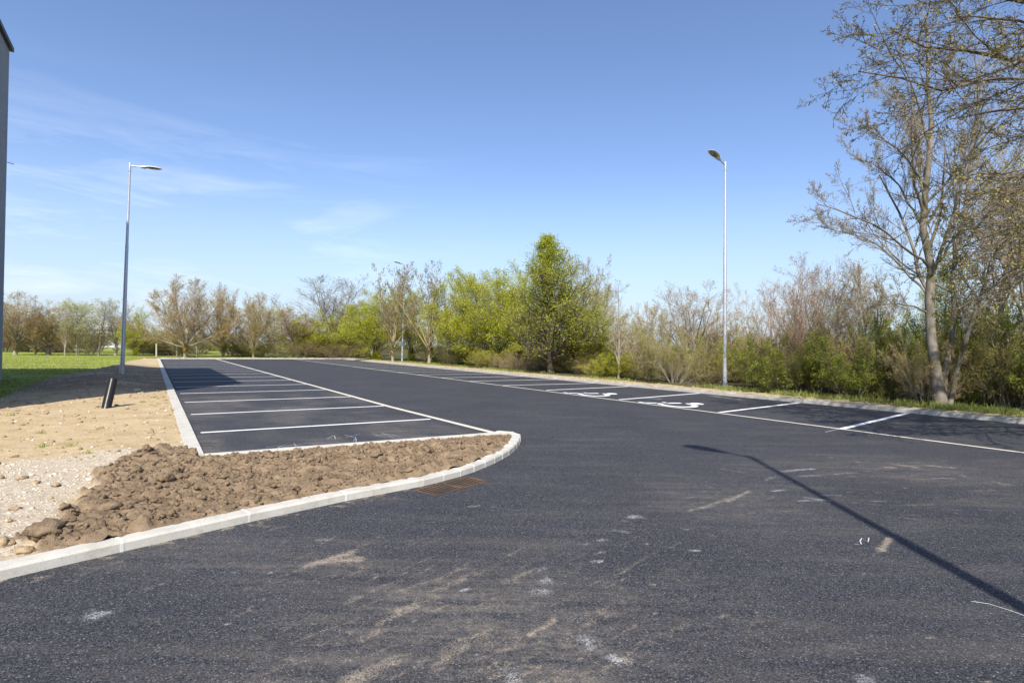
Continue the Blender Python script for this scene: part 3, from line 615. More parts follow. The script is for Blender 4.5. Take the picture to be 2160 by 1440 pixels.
# ------------------------------------------------------------------ street lamps
def lamp(base, h, ang, label, tilt=(0, 0), up=0.12, z=0.04):
    r = empty('street_lamp', (base[0], base[1], z), 0, label=label, cat='street lamp', group='galvanised street lamps around the parking lot')
    T = Matrix.Rotation(tilt[1], 4, 'Y') @ Matrix.Rotation(tilt[0], 4, 'X'); R = T @ Matrix.Rotation(ang, 4, 'Z')
    def tr(p): return T @ Vector(p)
    def part(mb, name, m, par=r, sm=False, Mx=None):
        mb.v = [tuple((Mx or T) @ Vector(v)) for v in mb.v]; return mb.build(name, m, par, sm)
    b = MB(); b.box(-.20, .20, -.20, .20, .0, .022); pl = part(b, 'base_plate', M['galv'])
    for sx in (-1, 1):
        for sy in (-1, 1):
            b = MB(); b.tube([(sx * .16, sy * .16, .023), (sx * .16, sy * .16, .06)], .014, 6); part(b, 'bolt', M['galv'], pl)
    b = MB(); b.tube([(0, 0, .024), (0, 0, .60), (0, 0, .605), (0, 0, .63), (0, 0, .635), (0, 0, h * .62), (0, 0, h * .625), (0, 0, h - .5), (0, 0, h)], [.088, .088, .098, .098, .080, .064, .056, .042, .040], 20)
    part(b, 'pole', M['galv'], r, True)
    b = MB(); b.tube([(0, 0, h - .36), (0, 0, h - .34), (0, 0, h), (0, 0, h + .012)], [.047, .05, .05, .046], 16); b.tube([(.045, 0, h - .3), (.085, 0, h - .3)], .012, 6)
    part(b, 'collar', M['galv'], r, True)
    b = MB(); b.tube([(.03, 0, h - .09), (.45, 0, h - .09 + .42 * math.tan(up))], .027, 12); part(b, 'arm', M['galv'], r, True, R)
    # head: flattened teardrop
    hb = MB(); N = 14; prof = [(0, .05, .045, 0), (.03, .075, .055, 0), (.14, .095, .062, 0), (.24, .13, .055, .012), (.36, .165, .055, .02), (.52, .17, .05, .018), (.66, .15, .04, .012), (.75, .095, .028, .004), (.79, .03, .012, .0)]
    Rh = R @ Matrix.Translation((.40, 0, h - .09 + .37 * math.tan(up))) @ Matrix.Rotation(-up, 4, 'Y')
    rings = []
    for (x, w, t, zo) in prof:
        rings.append([(x, w * math.cos(a), zo + (t if math.sin(a) > 0 else .45 * t if x > .2 else t) * math.sin(a)) for a in [2 * PI * j / N for j in range(N)]])
    V = [v for q in rings for v in q]; F_ = [(i * N + j, (i + 1) * N + j, (i + 1) * N + (j + 1) % N, i * N + (j + 1) % N) for i in range(len(prof) - 1) for j in range(N)] + [tuple(range(N)), tuple(range((len(prof) - 1) * N, len(prof) * N))[::-1]]
    hb.add(V, F_); hd = part(hb, 'lamp_head', M['head'], r, True, Rh)
    gb = MB(); oval = [(.49 + .24 * math.cos(a), (.115 if math.cos(a) < .3 else .10) * math.sin(a)) for a in [2 * PI * j / 24 for j in range(24)]]
    gb.add([(x, y, -.006) for x, y in oval] + [(.49 + (x - .49) * .93, y * .9, -.032) for x, y in oval], [(j, (j + 1) % 24, 24 + (j + 1) % 24, 24 + j) for j in range(24)] + [tuple(range(24, 48))])
    part(gb, 'glass_cover', M['lens'], hd, False, Rh)
    lb = MB(); lb.box(.52, .66, -.05, .05, -.040, -.0335); part(lb, 'led_panel', M['ledplate'], hd, False, Rh)
    return r
angB = math.atan2(B[1], B[0])
L1 = P(257, 798); L2 = P(1529, 821); L3 = P(848, 766)
lamp(L1, HT(273, 343, L1[1]) - .04, angB - .15, 'tall grey lamp post rising behind the black pipe on the left', (0, .017), .02, .02)
lamp(L2, HT(1534, 343, L2[1]) - .10, angB + PI + .12, 'tall lamp post on the right verge beside the wheelchair bays', (0, -.010), .30, .12)
lamp(L3, HT(855, 556, L3[1]) - .1, angB + PI + .3, 'small distant lamp post among the trees behind the lot', (0, .010), .10, .12)
tip = P(1580, 962); Ls = 9.25 / math.tan(EL); L4 = tip - np.array([-math.sin(AZ), -math.cos(AZ)]) * Ls
lamp(L4, 9.25, math.atan2(.98, -.71), 'lamp post standing just behind the photographer, seen only by its long shadow', (0, 0), .05, 0.0)

# ------------------------------------------------------------------ apartment block at the left edge
hC = 12.9
def ray_at_h(px, py, h):
    a = P(px, py, 100.0); return a / 98.4 * (h - HCAM)
C2 = ray_at_h(20, 98, hC); bl = 15.0; bw = 12.0
C1 = C2 - A * bl
bd = empty('apartment_building', (C1[0], C1[1], 0), 0, label='tall grey rendered flat-roofed building cut off by the left edge', cat='building')
def loc(u, w, z): q = A * u - B * w; return (q[0], q[1], z)
b = MB(); b.add([loc(0, 0, -.3), loc(bl, 0, -.3), loc(bl, bw, -.3), loc(0, bw, -.3), loc(0, 0, hC - .16), loc(bl, 0, hC - .16), loc(bl, bw, hC - .16), loc(0, bw, hC - .16)], [(0, 1, 2, 3), (4, 7, 6, 5), (0, 4, 5, 1), (1, 5, 6, 2), (2, 6, 7, 3), (3, 7, 4, 0)])
b.build('wall', M['plaster'], bd)
b = MB(); e = .12; b.add([loc(-e, -e, hC - .157), loc(bl + e, -e, hC - .157), loc(bl + e, bw + e, hC - .157), loc(-e, bw + e, hC - .157), loc(-e, -e, hC), loc(bl + e, -e, hC), loc(bl + e, bw + e, hC), loc(-e, bw + e, hC)], [(0, 1, 2, 3), (4, 7, 6, 5), (0, 4, 5, 1), (1, 5, 6, 2), (2, 6, 7, 3), (3, 7, 4, 0)])
b.build('roof', M['roof'], bd)
b = MB()
b.tube([loc(bl - .05, -.02, 8.4), loc(bl - .05, -.22, 8.36)], .015, 6); b.build('bracket', M['galv'], bd)
for fl in range(4):
    for k in range(3):
        w0 = 1.6 + k * 3.6; z0 = 1.1 + fl * 3.0
        wm = MB(); wm.add([loc(-.02, w0, z0), loc(-.02, w0 + 1.6, z0), loc(-.02, w0 + 1.6, z0 + 1.5), loc(-.02, w0, z0 + 1.5), loc(.1, w0, z0), loc(.1, w0 + 1.6, z0), loc(.1, w0 + 1.6, z0 + 1.5), loc(.1, w0, z0 + 1.5)],
                          [(0, 1, 2, 3), (0, 4, 5, 1), (1, 5, 6, 2), (2, 6, 7, 3), (3, 7, 4, 0)]); wm.build('window', M['glass'], bd)
# pale house glimpsed through the far trees
hp_ = XY(236, 135); hs = empty('house', (hp_[0], hp_[1], -.3), .3, label='white house glimpsed between trunks far behind the meadow', cat='house')
b = MB(); b.box(-2.6, 2.6, -2, 2, 0, 4.6); b.build('wall', M['white'], hs)
b = MB(); b.add([(-2.9, -2.4, 4.55), (2.9, -2.4, 4.55), (2.9, 2.4, 4.55), (-2.9, 2.4, 4.55), (-2.9, 0, 6.0), (2.9, 0, 6.0)], [(0, 1, 5, 4), (2, 3, 4, 5), (1, 2, 5), (3, 0, 4), (0, 3, 2, 1)]); b.build('roof', M['redroof'], hs)
for x in (-1.4, 1.0):
    b = MB(); b.box(x, x + .8, -2.03, -1.9, 1.6, 2.9); b.build('window', M['glass'], hs)

# ------------------------------------------------------------------ clods and stones
def ico(sub):
    import bmesh
    bm = bmesh.new(); bmesh.ops.create_icosphere(bm, subdivisions=sub, radius=1); v = np.array([x.co[:] for x in bm.verts]); f = np.array([[q.index for q in p.verts] for p in bm.faces]); bm.free(); return v, f
def lumps(name, pos, size, m, label, sub=2, rough=.28, flat=.7, seed=1, sink=.25):
    r = np.random.default_rng(seed); v0, f0 = ico(sub); var = []
    for k in range(12):
        d = v0.copy(); s = np.ones(len(d))
        for o_ in range(4):
            w = r.normal(size=(3,)) * (1.5 + o_ * 1.7); s += rough * (.6 ** o_) * np.sin(d @ w + r.random() * 6.3)
        s += r.normal(size=len(d)) * rough * .55
        var.append(d * np.clip(s, .35, 1.8)[:, None])
    V = []; Fc = []; off = 0
    for i in range(len(pos)):
        a, b_, c_ = r.random(3) * 6.28; ca, sa = math.cos(a), math.sin(a); cb, sb = math.cos(b_), math.sin(b_)
        Rm = np.array([[ca, -sa, 0], [sa, ca, 0], [0, 0, 1]]) @ np.array([[1, 0, 0], [0, cb, -sb], [0, sb, cb]])
        v = var[i % 12] * (r.uniform(.7, 1.25, 3)); v = v @ Rm.T; v[:, 2] *= flat
        v = v * size[i] + pos[i] + np.array([0, 0, size[i] * flat * (.5 - sink)]); V.append(v); Fc.append(f0 + off); off += len(v)
    me = mesh(name, np.concatenate(V), np.concatenate(Fc), m, smooth=False)
    return tag(link(name, me), label, None, None, 'stuff')
def scatter(poly, n, seed, size, hf, pad=0.0, avoid=None):
    r = np.random.default_rng(seed); pl = np.array(poly); lo, hi = pl.min(0), pl.max(0)
    x = r.uniform(lo[0], hi[0], n * 6); y = r.uniform(lo[1], hi[1], n * 6); k = inside(x, y, poly); x, y = x[k][:n], y[k][:n]
    s = size(r, len(x))
    if pad is not None:
        dk = polydist(x, y, [tuple(p) for p in FRONT[1:]] + [tuple(K0), tuple(KFAR)], False)[0]; k = (dk > .16 + s * 1.0) & inside(x, y, earth_poly); x, y, s = x[k], y[k], s[k]
    return np.stack([x, y, hf(x, y)], 1), s
p_, s_ = scatter(top_poly, 11000, 11, lambda r, n: .004 + .030 * r.random(n) ** 4, earth_h)
lumps('topsoil_clods', p_, s_, M['clod'], 'crumbly brown topsoil clods heaped behind the front kerb', 2, .30, .75, 3)
p_, s_ = scatter(top_poly, 110, 12, lambda r, n: .025 + .05 * r.random(n) ** 1.8, earth_h)
lumps('topsoil_lumps', p_, s_, M['clod'], 'large brown topsoil lumps heaped behind the front kerb', 3, .28, .62, 4)
sand_poly = [tuple(p) for p in FRONT[2:8]] + [tuple(K0), tuple(UV(36, .4)), tuple(UV(36, -3)), tuple(P(0, 843)), (-11, 4)]
p_, s_ = scatter(sand_poly, 3800, 13, lambda r, n: .007 + .045 * r.random(n) ** 6, earth_h)
k = topmask(p_[:, 0], p_[:, 1]) < .5; p_, s_ = p_[k], s_[k]
lumps('earth_crumbs', p_, s_, M['sandclod'], 'sandy crumbs strewn over the bare earth on the left', 2, .28, .6, 5)
p_, s_ = scatter(sand_poly, 1100, 14, lambda r, n: .007 + .03 * r.random(n) ** 4, earth_h)
k = topmask(p_[:, 0], p_[:, 1]) < .8; p_, s_ = p_[k], s_[k]
lumps('pale_stones', p_, s_, M['stone'], 'small pale stones strewn over the bare earth on the left', 2, .2, .6, 6)
gp = [tuple(p) for p in GR]
p_, s_ = scatter(gp, 1500, 15, lambda r, n: .006 + .013 * r.random(n) ** 3, earth_h); k = (topmask(p_[:, 0], p_[:, 1]) < .5) & inside(p_[:, 0], p_[:, 1], earth_poly); p_, s_ = p_[k], s_[k]
lumps('gravel', p_, s_, M['stone'], 'pale crushed gravel patch beside the topsoil', 1, .2, .6, 7)
# big individual lumps
for (px, py, sz, lab, mt_) in ((100, 1150, .105, 'dark flat soil lump lying against the front kerb', 'clod'), (2, 1150, .07, 'pale brown soil lump at the left edge by the kerb', 'sandclod'), (225, 1096, .10, 'dark broad soil lump at the tip of the topsoil', 'clod'),
                          (288, 826, .085, 'pale angular rock lying right of the black pipe', 'stone'), (50, 1166, .05, 'small yellowish stone lying beside the front kerb', 'sandclod')):
    q = P(px, py, .04); v0, f0 = ico(3); r = np.random.default_rng(int(px)); s = np.ones(len(v0))
    for o_ in range(5): s += .22 * (.7 ** o_) * np.sin(v0 @ (r.normal(size=3) * (1.5 + 2 * o_)) + r.random() * 6)
    s += r.normal(size=len(v0)) * .05
    v = v0 * s[:, None] * np.array([1.15, .9, .6]) * sz
    me = mesh('soil_lump', v, f0, M[mt_]); o = link('soil_lump' if mt_ != 'stone' else 'rock', me); o.location = (q[0], q[1], float(earth_h(np.array([q[0]]), np.array([q[1]]))[0]) + sz * .25)
    tag(o, lab, 'soil lump' if mt_ != 'stone' else 'rock')
# verge crumbs
us_ = rng.uniform(0, 60, 1500); vs_ = vr_at(us_) + .25 + rng.random(1500) * .9; q = A[None] * us_[:, None] + B[None] * vs_[:, None]
lumps('verge_crumbs', np.column_stack([q, np.full(1500, .125)]), .012 + .05 * rng.random(1500) ** 3, M['sandclod'], 'dry soil crumbs on the verge behind the right kerb', 1, .25, .6, 8)

# ------------------------------------------------------------------ grass blades
def blades(name, xy, z, h, w, label, m='blade', seed=1):
    r = np.random.default_rng(seed); n = len(xy); a = r.random(n) * 6.28; hh = h * (.5 + r.random(n)); lean = r.normal(size=(n, 2)) * .35 * hh[:, None]
    base = np.column_stack([xy, np.broadcast_to(z, n)]); side = np.column_stack([np.cos(a), np.sin(a), 0 * a]) * w / 2
    mid = base + np.column_stack([lean * .4, hh * .6]); tip = base + np.column_stack([lean, hh])
    V = np.stack([base - side, base + side, mid + side * .7, mid - side * .7, tip], 1).reshape(-1, 3); i = np.arange(n)[:, None] * 5
    me = mesh(name, V, [i + np.array([[0, 1, 2, 3]]), i + np.array([[3, 2, 4]])], M[m]); return tag(link(name, me), label, None, None, 'stuff')
# right verge grass
n = 16000; u = rng.uniform(-4, 15, n); v = vr_at(u) + .35 + np.abs(rng.normal(size=n)) * .9 + np.clip((u - 8) / 8, 0, 1) * .5
k = fbm(u, v, 1.8, 3, 81) + .1 * (u < 8) > .5; u, v = u[k], v[k]; q = A[None] * u[:, None] + B[None] * v[:, None]
blades('verge_grass', q, .08, .16, .012, 'green grass tufts growing behind the right kerb', seed=2)
n = 9000; u = rng.uniform(15, 60, n); v = vr_at(u) + .9 + np.abs(rng.normal(size=n)) * .9
q = A[None] * u[:, None] + B[None] * v[:, None]; k = fbm(u, v, .7, 3, 82) > .48; q = q[k]
blades('verge_weeds', q, .08, .14, .02, 'sparse weeds along the foot of the trees behind the right kerb', seed=3)
# meadow blades near the soil edge
n = 60000; Y = 14 + 48 * rng.random(n) ** 1.2; X = -Y * (.50 + .48 * rng.random(n)); u, v = uv_of(X, Y); lim = np.interp(Y, [p[1] for p in SOILB], [p[0] for p in SOILB])
k = (X < lim + .25 * rng.normal(size=n)) & (fbm(X, Y, .6, 3, 83) > .36); X, Y = X[k], Y[k]
blades('meadow_blades', np.column_stack([X, Y]), .02, .055, .022, 'short green grass of the meadow on the left', seed=4)
# tufts on the earth
tp = []
for (px, py) in ((150, 945), (182, 960), (325, 840), (365, 868), (90, 915), (88, 947), (20, 880), (300, 850)):
    c = P(px, py, .03); tp.append(c + rng.normal(size=(26, 2)) * .035)
tp = np.concatenate(tp); blades('weed_tufts', tp, earth_h(tp[:, 0], tp[:, 1]), .05, .010, 'tiny green weed tufts on the bare earth on the left', seed=5)
#VEGETATION
# ------------------------------------------------------------------ vegetation
def nrmz(v): return v / np.maximum(np.linalg.norm(v, axis=-1, keepdims=True), 1e-9)
def grow(r, S, D, L, R0, R1, nseg, wob, up):
    n = len(S); pts = [S]; d = nrmz(D); p = S
    for i in range(nseg):
        d = nrmz(d + r.normal(size=(n, 3)) * wob + np.array([0, 0, 1.0]) * up); p = p + d * (L / nseg)[:, None]; pts.append(p)
    t = np.linspace(0, 1, nseg + 1)[None]
    return np.stack(pts, 1), R0[:, None] * (1 - t) + R1[:, None] * t
def spawn(r, Pp, Rr, k, tmin, tmax, ang, asd, lenf, rfac, rmin, pw=1.0):
    n, s = Pp.shape[:2]; s -= 1
    t = tmin + (tmax - tmin) * ((np.arange(k)[None] + r.random((n, k))) / k) ** pw
    f = t * s; i = np.minimum(f.astype(int), s - 1); w = f - i; bi = np.arange(n)[:, None]
    p = Pp[bi, i] * (1 - w)[..., None] + Pp[bi, i + 1] * w[..., None]; d = nrmz(Pp[bi, i + 1] - Pp[bi, i])
    rad = Rr[bi, i] * (1 - w) + Rr[bi, i + 1] * w
    u = nrmz(np.cross(d, np.array([.31, .17, .93]) + 0 * d)); v = np.cross(d, u)
    az = np.arange(k)[None] * 2.4 + r.random((n, 1)) * 6.28 + r.normal(size=(n, k)) * .5
    a = np.clip(ang + r.normal(size=(n, k)) * asd, .12, 1.9)
    nd_ = d * np.cos(a)[..., None] + (u * np.cos(az)[..., None] + v * np.sin(az)[..., None]) * np.sin(a)[..., None]
    PL = np.linalg.norm(np.diff(Pp, axis=1), axis=2).sum(1)[:, None]
    L = PL * lenf(t) * (.75 + .5 * r.random((n, k)))
    R = np.maximum(rad * rfac, rmin)
    return p.reshape(-1, 3), nd_.reshape(-1, 3), L.ravel(), R.ravel()
def tubes(Pp, Rr, sides):
    n, s = Pp.shape[:2]; d = np.empty_like(Pp); d[:, 1:-1] = Pp[:, 2:] - Pp[:, :-2]; d[:, 0] = Pp[:, 1] - Pp[:, 0]; d[:, -1] = Pp[:, -1] - Pp[:, -2]; d = nrmz(d)
    ref = nrmz(np.cross(d[:, 0], np.array([.53, .71, .31])))[:, None] + 0 * d
    u = nrmz(ref - (ref * d).sum(-1, keepdims=True) * d); v = np.cross(d, u)
    a = 2 * PI * np.arange(sides) / sides
    V = Pp[:, :, None] + (u[:, :, None] * np.cos(a)[None, None, :, None] + v[:, :, None] * np.sin(a)[None, None, :, None]) * Rr[:, :, None, None]
    V = V.reshape(-1, 3); b = np.arange(n)[:, None, None] * (s * sides) + np.arange(s - 1)[None, :, None] * sides; j = np.arange(sides)[None, None]; j2 = (j + 1) % sides
    Q = np.stack([b + j, b + j2, b + sides + j2, b + sides + j], -1).reshape(-1, 4)
    return V, Q
def leaves(r, Pp, k, size, spread, t0=0.2):
    n, s = Pp.shape[:2]; s -= 1; t = t0 + (1 - t0) * r.random((n, k)); f = t * s; i = np.minimum(f.astype(int), s - 1); w = f - i; bi = np.arange(n)[:, None]
    c = (Pp[bi, i] * (1 - w)[..., None] + Pp[bi, i + 1] * w[..., None]).reshape(-1, 3); c = c + r.normal(size=c.shape) * spread
    a = nrmz(r.normal(size=c.shape) + np.array([0, 0, -.2])); b = nrmz(np.cross(a, r.normal(size=c.shape) + np.array([0, 0, 1.2]))); sz = size * (.6 + .8 * r.random(len(c)))[:, None]
    V = np.stack([c, c + a * sz * .5 + b * sz * .33, c + a * sz, c + a * sz * .5 - b * sz * .33], 1).reshape(-1, 3)
    return V, np.arange(len(V)).reshape(-1, 4)
def flat(t): return 1 + 0 * t
def taper(t): return 1 - .55 * t
def dome(t): return .55 + .9 * np.sin(np.clip((t - .05) / .95, 0, 1) * PI) * (1 - .4 * t)
def cone(t): return 1.15 - .95 * t

def make_tree(seed, stems, levels, leaf=None, bark='bk_grey', twig='bk_tan', sides=(8, 6, 4, 3, 3, 3), trunk_levels=2, leaf2=None, base_flare=1.0):
    """returns (trunk mesh, crown mesh) in metres, root at the origin"""
    r = np.random.default_rng(seed)
    S = np.array([s[0] for s in stems], float); D = np.array([s[1] for s in stems], float); L = np.array([s[2] for s in stems], float); R = np.array([s[3] for s in stems], float)
    st = levels[0]; Pp, Rr = grow(r, S, D, L, R, R * st.get('end', .25), st['n'], st['wob'], st['up'])
    if base_flare > 1: Rr[:, 0] *= base_flare
    lv = [(Pp, Rr)]
    for l in levels[1:]:
        p, d, L, R = spawn(r, Pp, Rr, l['k'], l.get('t0', .2), l.get('t1', .98), l['a'], l.get('asd', .15), (lambda t, l=l: l['len'] * l.get('f', taper)(t)), l.get('rf', .55), l.get('rmin', .004), l.get('pw', 1.0))
        Pp, Rr = grow(r, p, d, L, R, np.maximum(R * l.get('end', .35), l.get('rmin', .004) * .7), l['n'], l['wob'], l['up']); lv.append((Pp, Rr))
    def join(parts):
        V = []; Q = []; mi = []; o_ = 0
        for v, q, m_ in parts: V.append(v); Q.append(q + o_); mi.append(np.full(len(q), m_)); o_ += len(v)
        return np.concatenate(V), np.concatenate(Q), np.concatenate(mi)
    tp_ = [tubes(*lv[i], sides[i]) + (0,) for i in range(trunk_levels)]; V, Q, mi = join(tp_); tm = mesh('trunk', V, Q, M[bark], True, mi)
    cp = [tubes(*lv[i], sides[i]) + (0,) for i in range(trunk_levels, len(lv))]
    mats = [M[twig]]
    for lf in (leaf, leaf2):
        if lf:
            mats.append(M[lf[3]])
            for li in lf[4] if len(lf) > 4 else (len(lv) - 1,):
                cp.append(leaves(r, lv[li][0], lf[0], lf[1], lf[2]) + (len(mats) - 1,))
    V, Q, mi = join(cp); cm = mesh('crown', V, Q, mats, False, mi)
    return tm, cm
def upstems(n, seed, L, rad, spread, rs=.1, lean=0):
    r = np.random.default_rng(seed); out = []
    for i in range(n):
        a = 6.28 * i / n + r.random(); s = spread * (.5 + .8 * r.random())
        out.append(((rs * math.cos(a), rs * math.sin(a), -.1), (math.sin(s) * math.cos(a), math.sin(s) * math.sin(a), math.cos(s)), L * r.uniform(.75, 1.05), rad * r.uniform(.7, 1.1)))
    return out
UPT = [((0, 0, -.15), (0, 0, 1), 8.0, .17)]
TW = dict(a=.55, asd=.25, n=2, wob=.14, up=.06, rf=.6)
PR = {}
def proto(k, *a, **kw): PR[k] = make_tree(*a, **kw)
def forked(n, seed, fork, L, rad, spread, fr=.34):
    r = np.random.default_rng(seed); out = [((0, 0, -.15), (.02, .02, 1), fork + .3, rad)]
    for i in range(n):
        a = 6.28 * i / n + r.random() * .7; s = spread * (.12 + 1.0 * (i % 3) / 2 + .15 * r.random())
        out.append(((0, 0, fork * (.75 + .35 * r.random())), (math.sin(s) * math.cos(a), math.sin(s) * math.sin(a), math.cos(s)), L * r.uniform(.88, 1.03) * (1.0 - .22 * s), rad * fr))
    return out
for i in range(3):      # short-trunked round trees full of ochre buds
    proto('ochre%d' % i, 100 + i, forked(12, 40 + i, 1.2, 6.9, .19, .98), [dict(n=7, wob=.05, up=.06, end=.08), dict(k=15, t0=.15, a=.5, len=.42, n=4, wob=.08, up=.08, rf=.36), dict(k=9, t0=.12, a=.5, len=.45, n=3, wob=.10, up=.06), dict(k=5, t0=.12, len=.55, f=flat, rmin=.006, **TW)],
          leaf=(3, .06, .05, ('lf_ochre', 'lf_olive', 'lf_ochre')[i]), bark='bk_grey', twig='bk_tan')
for i in range(3):
    proto('bare%d' % i, 120 + i, forked(7, 60 + i, 1.7, 6.5, .17, (.5, .55, .62)[i]), [dict(n=7, wob=.05, up=.05, end=.08), dict(k=15, t0=.15, a=.6, len=.42, n=4, wob=.09, up=.08, rf=.36), dict(k=9, t0=.15, a=.55, len=.44, n=3, wob=.11, up=.06), dict(k=5, t0=.12, len=.55, f=flat, rmin=.0055, **TW)],
          leaf=((1, .055, .03, 'lf_ochre'), (2, .055, .03, 'lf_olive'), None)[i], bark='bk_grey', twig=('bk_tan', 'bk_tan', 'bk_grey')[i])
for i in range(2):      # yellow-lichened bare trees with clustered buds on top
    proto('lichen%d' % i, 140 + i, forked(9, 80 + i, 1.4, 6.8, .18, .62), [dict(n=7, wob=.06, up=.05, end=.10), dict(k=11, t0=.15, a=.52, len=.38, n=4, wob=.10, up=.10, rf=.42), dict(k=7, t0=.15, a=.6, len=.44, n=3, wob=.12, up=.08), dict(k=4, t0=.2, len=.5, f=flat, rmin=.006, **TW)],
          leaf=(2, .085, .03, 'lf_dark'), bark='bk_lich', twig='bk_lich')
for i in range(2):      # pale fresh-green slim trees
    proto('pale%d' % i, 160 + i, UPT if i else upstems(3, 5, 8, .10, .16), [dict(n=8, wob=.05, up=.03, end=.12), dict(k=24, t0=.15, a=.85, len=.32, f=dome, n=4, wob=.10, up=.08, rf=.45), dict(k=9, t0=.15, a=.65, len=.45, n=3, wob=.12, up=.04), dict(k=5, len=.5, f=flat, rmin=.005, **TW)],
          leaf=(4, .085, .07, 'lf_pale'), bark='bk_grey', twig='bk_grey')
for i in range(3):      # bright green round trees
    proto('green%d' % i, 180 + i, forked(9, 90 + i, .9, 6.9, .15, .85), [dict(n=7, wob=.07, up=.05, end=.12), dict(k=14, t0=.08, a=.85, len=.42, n=4, wob=.12, up=.03, rf=.45), dict(k=9, t0=.1, a=.7, len=.45, n=3, wob=.12, up=.02), dict(k=4, len=.5, f=flat, rmin=.005, **TW)],
          leaf=((8, .08, .13, 'lf_green'), (8, .08, .13, 'lf_green'), (5, .075, .12, 'lf_deep'))[i], leaf2=((2, .08, .12, 'lf_deep'), (2, .08, .12, 'lf_pale'), (4, .075, .12, 'lf_green'))[i], bark='bk_dark', twig='bk_dark')
def hump(t): return np.clip(1.16 - 1.12 * t, .03, 1.0) * np.clip(.6 + 2.2 * t, 0, 1)
proto('cone0', 200, [((0, 0, -.15), (0, 0, 1), 8.1, .15)],
      [dict(n=10, wob=.03, up=.03, end=.08), dict(k=100, t0=.09, pw=1.3, a=.85, len=.38, f=hump, n=5, wob=.09, up=.16, rf=.30), dict(k=10, t0=.08, a=.6, len=.42, n=3, wob=.12, up=.10), dict(k=5, len=.5, f=flat, rmin=.005, **TW)],
      leaf=(4, .052, .10, 'lf_deep'), leaf2=(4, .052, .11, 'lf_green'), bark='bk_dark', twig='bk_dark')
proto('slim0', 210, [((0, 0, -.15), (0, 0, 1), 8.0, .10), ((0, 0, 1.2), (.35, .1, 1), 4.8, .05)], [dict(n=9, wob=.04, up=.03, end=.08), dict(k=22, t0=.15, a=.5, len=.26, f=cone, n=4, wob=.08, up=.08, rf=.42), dict(k=6, a=.5, len=.45, n=3, wob=.12, up=.05), dict(k=3, len=.5, f=flat, rmin=.005, **TW)],
      leaf=(1, .05, .04, 'lf_olive'), bark='bk_grey', twig='bk_tan')
SHL = [dict(n=7, wob=.09, up=.03, end=.10), dict(k=11, t0=.1, a=.52, len=.42, n=4, wob=.13, up=.05, rf=.5), dict(k=7, t0=.1, a=.55, len=.46, n=3, wob=.14, up=.04), dict(k=4, len=.55, f=flat, rmin=.004, **TW)]
proto('pink0', 220, upstems(16, 9, 5.4, .04, .50, .15), SHL, leaf=(2, .045, .03, 'lf_pink'), bark='bk_pink', twig='bk_pink', sides=(5, 4, 3, 3))
for i in range(3):
    proto('scrub%d' % i, 230 + i, upstems(13, 20 + i, 4.8, .035, .75, .45), SHL, leaf=((2, .055, .05, 'lf_olive'), (4, .06, .05, 'lf_green'), (4, .055, .05, 'lf_olive'))[i], leaf2=((1, .05, .05, 'lf_pink'), (2, .06, .05, 'lf_olive'), (1, .06, .05, 'lf_deep'))[i], bark='bk_grey', twig=('bk_tan', 'bk_tan', 'bk_grey')[i], sides=(5, 4, 3, 3))
proto('blossom0', 240, upstems(9, 31, 5.0, .04, .4, .2), SHL, leaf=(3, .06, .04, 'lf_white'), leaf2=(2, .06, .05, 'lf_olive'), bark='bk_grey', twig='bk_tan', sides=(5, 4, 3, 3))
for i in range(2):
    proto('leafy%d' % i, 250 + i, upstems(14, 35 + i, 4.4, .035, .8, .4), SHL, leaf=(7, .065, .06, ('lf_shade', 'lf_green')[i]), bark='bk_dark', twig='bk_dark', sides=(5, 4, 3, 3))
HB = dict(ochre=8.0, bare=8.0, lichen=8.0, pale=8.4, green=8.0, cone=8.3, slim=8.2, pink=5.4, scrub=4.6, blossom=5.2, leafy=4.2)
def bounds(me):
    a = np.empty(len(me.vertices) * 3, np.float32); me.vertices.foreach_get('co', a); a = a.reshape(-1, 3)
    q = np.percentile(a[:, 0], [1.5, 98.5]); return np.percentile(a[:, 2], 99.8), q[1] - q[0]
BD = {k: bounds(v[1]) for k, v in PR.items()}
def plant(kind, X, Y, h, w, label, cat='tree', group=None, rz=None, z=0.03, lean=(0, 0)):
    tm, cm = PR[kind]; bh, bw = BD[kind]
    nm = {'cone': 'hornbeam_tree', 'pink': 'bare_shrub', 'scrub': 'budding_shrub', 'leafy': 'leafy_shrub', 'blossom': 'blossoming_shrub', 'slim': 'slim_tree', 'ochre': 'round_tree', 'bare': 'bare_tree', 'lichen': 'bare_tree', 'pale': 'pale_tree', 'green': 'green_tree'}[kind[:-1]]
    e = empty(nm, (X, Y, z), random.random() * 6.28 if rz is None else rz, label=label, cat=cat, group=group)
    e.rotation_euler[0] = lean[0]; e.rotation_euler[1] = lean[1]
    s = w / bw; e.scale = (s, s, h / bh)
    link('trunk', tm, e); link('crown', cm, e); return e
def tree(kind, px, by, ty, wpx, label, Y=None, **k):
    if Y is None: q = P(px, by); X, Y = q
    else: X = XY(px, Y)[0]
    return plant(kind, X, Y, HT(px, ty, Y), wpx * Y / F, label, **k)
G1 = 'bare and budding trees lining the far side of the meadow'; G2 = 'trees behind the far end and right kerb of the lot'; G3 = 'shrubs in the thicket behind the right kerb'
